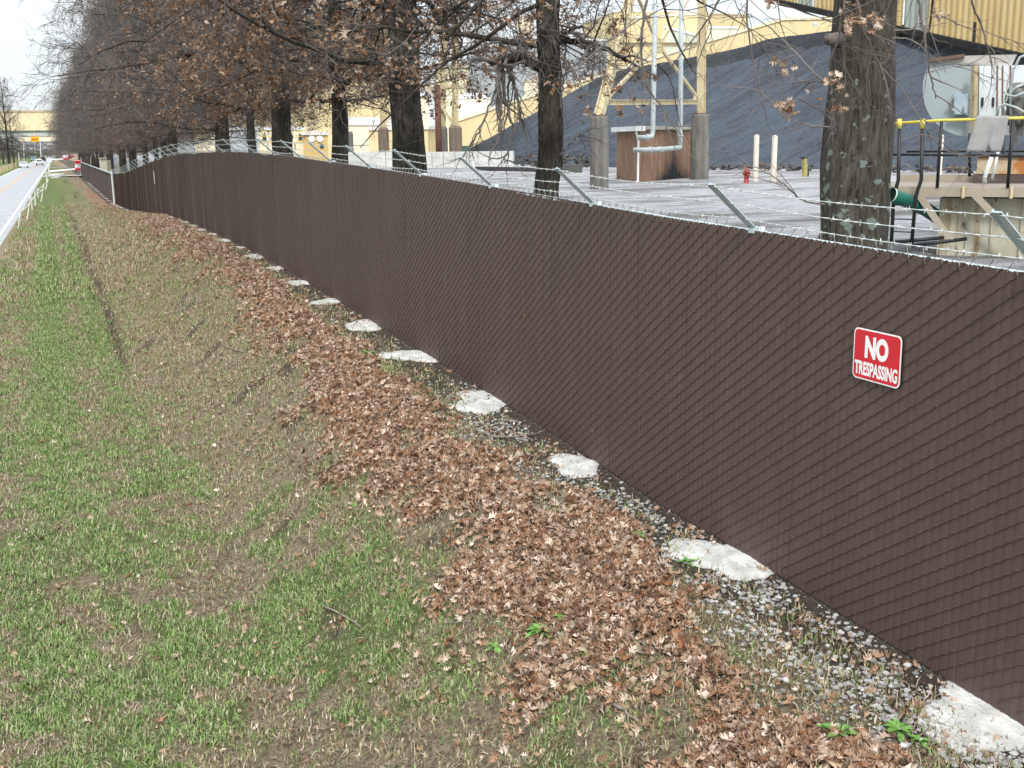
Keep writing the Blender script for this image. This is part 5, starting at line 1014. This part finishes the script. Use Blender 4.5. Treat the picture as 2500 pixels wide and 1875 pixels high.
def oak(seed, H, r0, crown, z0, nl, n2_, n3_, n4_, leaves, rtw=.006, maxr=99, knots=False, low=(2., 1), trunk_m=None, spread=1., az_bias=None, leafz=(0, 9), zcut=0., leafr=99):
    r = np.random.default_rng(seed); K = 22; zz = np.linspace(-.5, H, K); tk = np.stack([np.cumsum(r.normal(0, .05, K))*.5, np.cumsum(r.normal(0, .05, K))*.5, zz], 1); tk[:4, :2] *= .3
    # trunk as a fine lumpy surface
    ks = 160; zf = np.linspace(-.5, H, ks); cx_ = np.interp(zf, zz, tk[:, 0]); cy_ = np.interp(zf, zz, tk[:, 1]); rf_ = r0*np.interp(zf/H, [-.05, 0, .04, .12, .4, .7, 1], [1.7, 1.45, 1.12, 1.0, .78, .42, .05]); na = 40 if knots else 18; an = np.linspace(0, 2*math.pi, na, endpoint=False)
    A, Zf = np.meshgrid(an, zf); bump = 1+.22*(fbm(A*3/ (2*math.pi)*3+seed, Zf*1.1, 3)-.5)+(.05*(fbm(A*8, Zf*2.2, 3)-.5) if knots else 0)
    for kx in range(10 if knots else 5):
        ka, kz = r.uniform(0, 6.28), r.uniform(.6, 6); dA = np.angle(np.exp(1j*(A-ka))); bump += r.uniform(.12, .24)*np.exp(-(dA/.5)**2-((Zf-kz)/.13)**2)-.07*np.exp(-(dA/1.2)**2-((Zf-kz-.3)/.2)**2)
    RR = rf_[:, None]*bump; V = np.stack([cx_[:, None]+RR*np.cos(A), cy_[:, None]+RR*np.sin(A), Zf], 2).reshape(-1, 3); i = np.arange(na); F = np.concatenate([np.stack([k*na+i, k*na+(i+1) % na, (k+1)*na+(i+1) % na, (k+1)*na+i], 1) for k in range(ks-1)])
    parts = [('trunk', V, [F], trunk_m or barkm)]
    # limbs
    zl_ = z0+(H*.96-z0)*np.linspace(0, 1, nl)**1.15+r.normal(0, .1, nl); az = np.arange(nl)*2.4+r.normal(0, .35, nl)
    if az_bias is not None: az = az_bias[0]+r.normal(0, az_bias[1], nl)
    q = (zl_-z0)/(H-z0); el = np.interp(q, [0, .15, .45, 1], [-.05, .12, .5, 1.1])+r.normal(0, .08, nl); Ln = crown*np.interp(q, [0, .1, .35, .7, 1], [.85, 1.0, 1.0, .7, .2])*r.uniform(.8, 1.15, nl)*spread
    Kl = 9; p = np.stack([np.interp(zl_, zz, tk[:, 0]), np.interp(zl_, zz, tk[:, 1]), zl_], 1); d = np.stack([np.cos(az)*np.cos(el), np.sin(az)*np.cos(el), np.sin(el)], 1); rl = np.interp(zl_/H, [0, .4, 1], [.30, .30, .35])*r0*np.interp(zl_/H, [0, .5, 1], [1, .75, .3])*r.uniform(.55, 1.05, nl)
    pts = [p]; cur = p; g = np.interp(q, [0, .3, 1], [-.075, -.03, .02])
    for k in range(Kl-1):
        d = d+r.normal(0, .12, (nl, 3)); d[:, 2] += g; d /= np.linalg.norm(d, axis=1, keepdims=True); cur = cur+d*(Ln/(Kl-1))[:, None]; pts.append(cur)
    P1_ = np.stack(pts, 1); R1 = rl[:, None]*np.linspace(1, .18, Kl)[None]
    P2_, R2 = grow(P1_, R1, n2_, (.12, 1), lambda pl, tt: .42*pl*(1.15-tt*.5), .85, -.05, 7, .45, .16, r, -.03, rtw*1.6)
    P3_, R3 = grow(P2_, R2, n3_, (.1, 1), lambda pl, tt: .45*pl+.25, .75, -.08, 6, .5, .2, r, -.03, rtw*1.1)
    P4_, R4 = grow(P3_, R3, n4_, (.1, 1), lambda pl, tt: .40*pl+.18, .7, -.05, 4, .6, .22, r, -.02, rtw)
    def kp(P_, R_):
        k = P_[:, :, 2].min(1) > zcut+.35*(np.sin(P_[:, -1, 0]*2.3+seed)+np.sin(P_[:, -1, 1]*1.9)); return P_[k], R_[k]
    P1_, R1 = kp(P1_, R1); P2_, R2 = kp(P2_, R2); P3_, R3 = kp(P3_, R3); P4_, R4 = kp(P4_, R4)
    Vs, Fs, n0 = [], [], 0
    for P_, R_, nsd in ((P1_, R1, 7), (P2_, R2, 5)):
        v, f = tubes(P_, R_, nsd); Vs.append(v); Fs.append(f+n0); n0 += len(v)
    parts.append(('limbs', np.concatenate(Vs), Fs, barkm)); Vs, Fs, n0 = [], [], 0
    for P_, R_, nsd in ((P3_, R3, 3), (P4_, R4, 3)):
        v, f = tubes(P_, R_, nsd); Vs.append(v); Fs.append(f+n0); n0 += len(v)
    parts.append(('twigs', np.concatenate(Vs), Fs, twm))
    if leaves:
        # clusters at twig ends
        base = np.concatenate([P4_[:, -1], P3_[:, -1]]); nc = leaves//6; zq = base[:, 2]; wgt = np.exp(-((zq-leafz[0])/leafz[1])**2)*(.15+(fbm(base[:, 0]*.5+seed, base[:, 2]*.5+base[:, 1]*.4, 3) > .52)); wgt *= np.exp(-(np.hypot(base[:, 0], base[:, 1])/leafr)**4)+1e-9; wgt /= wgt.sum()
        ci = r.choice(len(base), nc, p=wgt); c0 = np.repeat(base[ci], 6, 0)+r.normal(0, .07, (nc*6, 3))-[0, 0, .03]
        V_, F_ = scatter([(LS[k][0][::1], LS[k][1]) for k in range(3)] if knots else LQ, c0, r.uniform(.06, .105, nc*6), 1.2); parts.append(('leaves', V_, F_, tlm))
    return parts
LQ = []
for v in range(3):
    r = np.random.default_rng(v+200); V = []
    for tt, ww in ((-.5, .06), (-.15, .36), (.15, .12), (.3, .30), (.5, .03)):
        for s_ in (-1, 1): V.append((s_*ww, tt+abs(ww)*.3, ww*.5*r.uniform(.3, 1.6)+r.uniform(-.1, .1)))
    LQ.append((np.array(V), np.array([[2*k, 2*k+1, 2*k+3, 2*k+2] for k in range(4)])))
def plant(parts, X, Y, label, group='oaks in a row behind the fence', name='oak_tree', rz=0., sc_=1., z=None):
    z = float(zg(X, Y)) if z is None else z; root = thing(name, label, 'tree', (X, Y, z), group)
    for nm, V, F, m_ in parts:
        o = mk(nm, V, F, m_, None, nm in ('trunk', 'limbs')); o.parent = root
        if nm in ('twigs', 'leaves'): o['kind'] = 'stuff'
    root.rotation_euler = (0, 0, rz); root.scale = (sc_,)*3; return root
TX = 7.25
t1 = oak(11, 15, .335, 5.0, 4.3, 26, 5, 4, 3, 300, rtw=.0035, knots=True, trunk_m=lich, leafz=(3, 5), zcut=3.2)
p = onX_ = lambda x, X: CAM+ray(x, 450)*(X/ray(x, 450)[0])
def ty(x): return float(onX_(x, TX)[1])
plant(t1, TX, ty(2093), 'massive near oak trunk with grey green lichen spots at right', rz=2.2)
t2 = oak(12, 15, .205, 4.2, 3.7, 34, 6, 5, 4, 1400, rtw=.004, leafz=(5, 4), zcut=2.9); plant(t2, TX, ty(1330), 'slim oak trunk with bare hanging dead branches right of centre', rz=0.); t2r = bpy.data.objects[[o.name for o in bpy.data.objects if o.get('label', '').startswith('slim oak')][0]]
VA = oak(21, 16, .36, 6.6, 3.5, 54, 8, 6, 5, 13000, rtw=.0055, leafz=(6.2, 2.6), zcut=3.7, leafr=4.4); a3 = plant(VA, TX, ty(1000), 'thick dark oak trunk left of the rear pillars, densest with brown leaves', rz=1.0)
VB = oak(22, 15, .22, 6.3, 3.0, 52, 8, 6, 5, 12000, rtw=.006, leafz=(6, 2.4), zcut=3.6, leafr=4.0); a4 = plant(VB, TX, ty(830), 'medium oak trunk before the big yellow building, branches meeting its neighbour', rz=4.0)
a5 = copy_tree(a3, (TX, ty(697), float(zg(TX, ty(697)))), 2.9, (.93, .93, .95), 'stout oak trunk left of the small gabled shed')
a6 = copy_tree(a4, (TX, ty(623), float(zg(TX, ty(623)))), 1.3, (.72, .72, .95), 'thin leafy oak trunk between two stouter ones left of the control house')
a7 = copy_tree(a4, (TX, ty(558), float(zg(TX, ty(558)))), 5.3, (1.05, 1.05, 1.0), 'straight oak trunk left of the thin leafy one')
VC = oak(23, 17, .30, 7.0, 3.4, 58, 9, 6, 5, 2500, rtw=.008, leafz=(5, 5), zcut=3.5, leafr=5); Yc = ty(430); a8 = plant(VC, TX, Yc, 'oak whose low limbs droop to the crest of the fence', rz=.5)
yy = Yc; k = 0; srcs = [a8, a3, a8, a4, a8]
for xg in (495,): copy_tree(a8, (TX+1.0, 58., float(zg(TX+1, 58.))), 3.3, (.95, .95, 1), 'oak set slightly back behind the straight trunk')
while yy < 330:
    yy += rng.uniform(7.5, 10); k += 1; X = float(fx(yy))+3.1+rng.uniform(-.4, .5); s_ = rng.uniform(.86, 1.0)
    if k in (4, 9): X += .5
    ORD = 'first second third fourth fifth sixth seventh eighth ninth tenth eleventh twelfth thirteenth fourteenth fifteenth sixteenth seventeenth eighteenth nineteenth twentieth'.split()+['twenty '+w_ for w_ in 'first second third fourth fifth sixth seventh eighth ninth'.split()]
    lb = {1: 'grey oak above the point where the fence starts to dip', 2: 'oak with tangled low limbs above the fence dip', 3: 'oak right behind the white fence post'}.get(k, ORD[min(k-4, 28)]+' bare oak of the row beyond the white fence post')
    copy_tree(srcs[k % 5] if yy < 130 else a8, (X, yy, float(zg(X, yy))-.1), rng.uniform(0, 6.28), (s_*.92, s_*.92, s_*rng.uniform(1.02, 1.2)), lb)
# left of the road
VD = oak(31, 22, .55, 10, 4.5, 44, 7, 5, 4, 0, rtw=.013)
VE = oak(33, 20, .4, 9, 3, 30, 6, 5, 1, 0, rtw=.05)
hz = mat('far_bark', (.10, .09, .09), .95, (.15, .135, .13), scale=.2)
l1 = plant(VD, -9.5, 300, 'spreading bare tree left of the road', 'bare trees left of the road', 'bare_tree', .4, z=-1.5); l1.location.x = at(23, 400, 300)[0]; l1.location.y = at(23, 400, 300)[1]; l1.scale = (.52, .52, .92)
q = at(34, 395, 330); copy_tree(l1, (q[0], q[1], -1.5), 2., (.42, .42, .7), 'bare tree close behind the spreading one'); q = at(-60, 395, 290); copy_tree(l1, (q[0], q[1], -1.5), 4., (.8, .8, 1.), 'bare tree at the very left edge'); q = at(8, 390, 400); copy_tree(l1, (q[0], q[1], -1.5), 5., (.45, .45, .85), 'bare tree deep behind at the left edge')
def wood(name, label, spots):
    Vs, Fs, n0 = [], [], 0
    for (X, Y, Z, a_, sx, sz_) in spots:
        for nm, V, F, m_ in VE:
            V = V[::1]; c, s_ = math.cos(a_), math.sin(a_); W = np.stack([(V[:, 0]*c-V[:, 1]*s_)*sx+X, (V[:, 0]*s_+V[:, 1]*c)*sx+Y, V[:, 2]*sz_+Z], 1); Vs.append(W); Fs += [f+n0 for f in F]; n0 += len(W)
    tag(mk(name, np.concatenate(Vs), Fs, hz, None), label, 'wood', kind='stuff')
sp1 = []
for i in range(34):
    q = at(-150+i*11.5+rng.uniform(-3, 3), 380, rng.uniform(560, 700)); s_ = rng.uniform(.40, .55); sp1.append((q[0], q[1], -1.5, rng.uniform(0, 6.28), s_*1.3, s_))
wood('distant_wood', 'bare grey distant wood edge beyond the bridge', sp1); sp1 = []
for i in range(16):
    q = at(250+i*36+rng.uniform(-8, 8), 370, rng.uniform(230, 330)); s_ = rng.uniform(.6, .8); sp1.append((q[0], q[1], .3, rng.uniform(0, 6.28), s_, s_))
wood('distant_wood', 'bare wood far behind the oak row and the plant', sp1)
# long pale hanging twigs of the nearest oak, drooping in front of its trunk
tw = thing('hanging_branch', 'pale thin drooping branches with a few dry leaves hanging in front of the near oak', 'branch', at(2060, -60, 8.2))
def hang(L_, F, r, par):
    P = np.array([at(x, y, F+dF) for (x, y), dF in zip(L_, np.linspace(0, .25, len(L_)))]); n = len(P); ti = np.linspace(0, n-1, n*4); s = np.minimum(ti.astype(int), n-2); f = (ti-s)[:, None]
    a_ = P[np.maximum(s-1, 0)]; b_ = P[s]; c = P[s+1]; d = P[np.minimum(s+2, n-1)]; Q = .5*((2*b_)+(c-a_)*f+(2*a_-5*b_+4*c-d)*f**2+(-a_+3*b_-3*c+d)*f**3); Q += rng.normal(0, .003, Q.shape)
    MB().tube(Q, np.linspace(r, r*.35, len(Q)), 6).build('twig', twl, par, True); return Q
HB = [([(2062, -60), (2060, 20), (2050, 60), (2050, 95), (2032, 130), (2024, 160), (2030, 210), (2033, 260), (2042, 330)], .0085), ([(2060, 15), (2064, 70), (2064, 150), (2060, 225), (2043, 265)], .006), ([(2080, -60), (2096, 20), (2106, 70), (2125, 105), (2140, 145), (2170, 185), (2190, 205), (2230, 260), (2270, 330), (2310, 372)], .009),
      ([(2066, 70), (2080, 105), (2100, 135), (2140, 157), (2175, 185)], .005), ([(2240, -60), (2244, 10), (2256, 80), (2264, 150), (2276, 200), (2286, 240)], .012), ([(2372, -30), (2376, 20), (2396, 60), (2412, 120), (2424, 190)], .008), ([(2180, 75), (2220, 72), (2265, 42), (2300, 40), (2345, 62), (2400, 75), (2500, 108)], .006),
      ([(2180, 92), (2230, 100), (2290, 150), (2350, 165), (2420, 190)], .006), ([(1832, -50), (1822, 30), (1835, 130), (1850, 200), (1864, 262)], .008), ([(1778, -60), (1745, 20), (1720, 60), (1700, 85), (1640, 160)], .010), ([(1950, 240), (1990, 262), (2040, 300), (2015, 312)], .006), ([(2027, 310), (1980, 305), (1920, 285), (1860, 225), (1790, 212), (1735, 210)], .007),
      ([(2030, 210), (1980, 170), (1920, 105), (1870, 60), (1800, 20)], .009), ([(2025, 200), (1970, 198), (1890, 185)], .006), ([(2014, 500), (1960, 488), (1920, 455), (1880, 425), (1830, 405), (1760, 398)], .008), ([(2060, 20), (2130, 60), (2150, 75)], .004), ([(1590, -60), (1572, 40), (1566, 130), (1576, 190), (1592, 232), (1612, 255), (1640, 300), (1662, 330)], .011),
      ([(1576, 100), (1540, 160), (1506, 190), (1510, 228)], .007), ([(1700, -40), (1735, 60), (1720, 110), (1700, 160), (1696, 200)], .006), ([(1400, 180), (1460, 120), (1540, 60), (1620, 20), (1680, -20)], .008), ([(2200, 345), (2260, 330), (2330, 370), (2400, 420)], .005), ([(1900, -40), (1905, 60), (1925, 130), (1890, 170)], .005)]
F2 = float(np.hypot(TX, ty(1330)))-.1
stubs = [([(1318, 165), (1290, 150), (1262, 138), (1235, 140), (1198, 158)], .085, barkm), ([(1222, 135), (1216, 200), (1222, 260), (1218, 322)], .05, twl), ([(1246, 142), (1250, 190), (1268, 260), (1272, 300)], .035, twm), ([(1228, 150), (1232, 240), (1252, 300), (1242, 360), (1230, 400)], .03, twm),
         ([(1232, 150), (1210, 215), (1180, 300), (1150, 350), (1120, 395)], .022, twm), ([(1345, 112), (1375, 95), (1425, 105), (1480, 120), (1530, 150)], .06, barkm), ([(1380, 100), (1378, 180), (1368, 270)], .022, twm), ([(1345, 120), (1380, 80), (1420, 62)], .04, barkm), ([(1360, 390), (1400, 340), (1440, 310)], .018, twm), ([(1425, 105), (1445, 130), (1474, 160)], .02, twm)]
for L_, r, m_ in stubs:
    P = np.array([at(x, y, F2+dF) for (x, y), dF in zip(L_, np.linspace(0, -.2, len(L_)))]); ti = np.linspace(0, len(P)-1, 24); Q = np.stack([np.interp(ti, range(len(P)), P[:, i]) for i in range(3)], 1)+rng.normal(0, .012, (24, 3))
    MB().tube(Q, np.linspace(r, r*.5, 24), 8).build('dead_limb', m_, t2r, True)
    a_, b_ = grow(Q[None], np.full((1, 24), r), 9, (.2, 1), lambda pl, tt: .6+0*tt, .7, -.35, 6, .4, .22, rng, -.06, .0045); v, f = tubes(a_, b_, 4); a2_, b2_ = grow(a_, b_, 3, (.1, 1), lambda pl, tt: .25+0*tt, .7, -.1, 4, .6, .25, rng, -.03, .003); v2, f2 = tubes(a2_, b2_, 3)
    mk('twigs', np.concatenate([v, v2]), [f, f2+len(v)], twm, t2r, True)['kind'] = 'stuff'
ends = []
for L_, r in HB:
    Q = hang(L_, 8.4, r, tw); n = len(Q)
    Pq = Q[None]; a_, b_ = grow(Pq, np.full((1, n), r), max(4, n//4), (.15, 1), lambda pl, tt: .12+.18*pl*0+.22, .7, -.1, 5, .5, .2, rng, -.04, .0022); v, f = tubes(a_, b_, 4); a2_, b2_ = grow(a_, b_, 2, (.2, 1), lambda pl, tt: .5*pl+.03, .7, 0, 4, .6, .25, rng, -.02, .0016); v2, f2 = tubes(a2_, b2_, 3)
    mk('side_twigs', np.concatenate([v, v2]), [f, f2+len(v)], twl, tw, True)['kind'] = 'stuff'; ends.append(a_[:, -1])
cl = np.array([at(x, y, 8.3) for x, y in [(2088, 50), (2076, 60), (2128, 48), (2140, 60), (2150, 50), (2046, 188), (2036, 205), (2045, 215), (1912, 258), (1922, 262), (1918, 275), (1930, 268), (1926, 158), (1880, 12), (2295, 35), (2060, 262)] for _ in range(5)])+rng.normal(0, .025, (80, 3))
v, f = scatter(LS, cl, rng.uniform(.05, .085, 80), 1.2); mk('leaves', v, f, mat('pale_leaf', (.4, .3, .2), .8, island=[(.30, .19, .12), (.48, .36, .26), (.20, .09, .05), (.60, .50, .42)]), tw)['kind'] = 'stuff'

# healed pruning scar on the nearest trunk
t1r = [o for o in bpy.data.objects if o.get('label', '').startswith('massive near oak')][0]; t1c = np.array(t1r.location); cs = at(2030, 96, np.hypot(TX, ty(2093))-.1); ax_ = cs-t1c; ax_[2] = 0; ax_ /= np.linalg.norm(ax_)
cb_, sb_ = math.cos(-2.2), math.sin(-2.2)
def unrot(P): P = np.array(P)-t1c; return np.stack([P[:, 0]*cb_-P[:, 1]*sb_, P[:, 0]*sb_+P[:, 1]*cb_, P[:, 2]], 1)+t1c
dcam = -cs/np.linalg.norm(cs)*[1, 1, 0]; dd2 = dcam*.6-rt*.8; P = [cs-dd2*.16, cs-dd2*.02, cs+dd2*.05, cs+dd2*.055, cs+dd2*.03]
o = MB().tube(unrot(P), [.085, .062, .050, .034, .012], 14).build('branch_scar', mat('scar_wood', (.10, .08, .07), .9, (.17, .145, .13), scale=25), t1r, True)
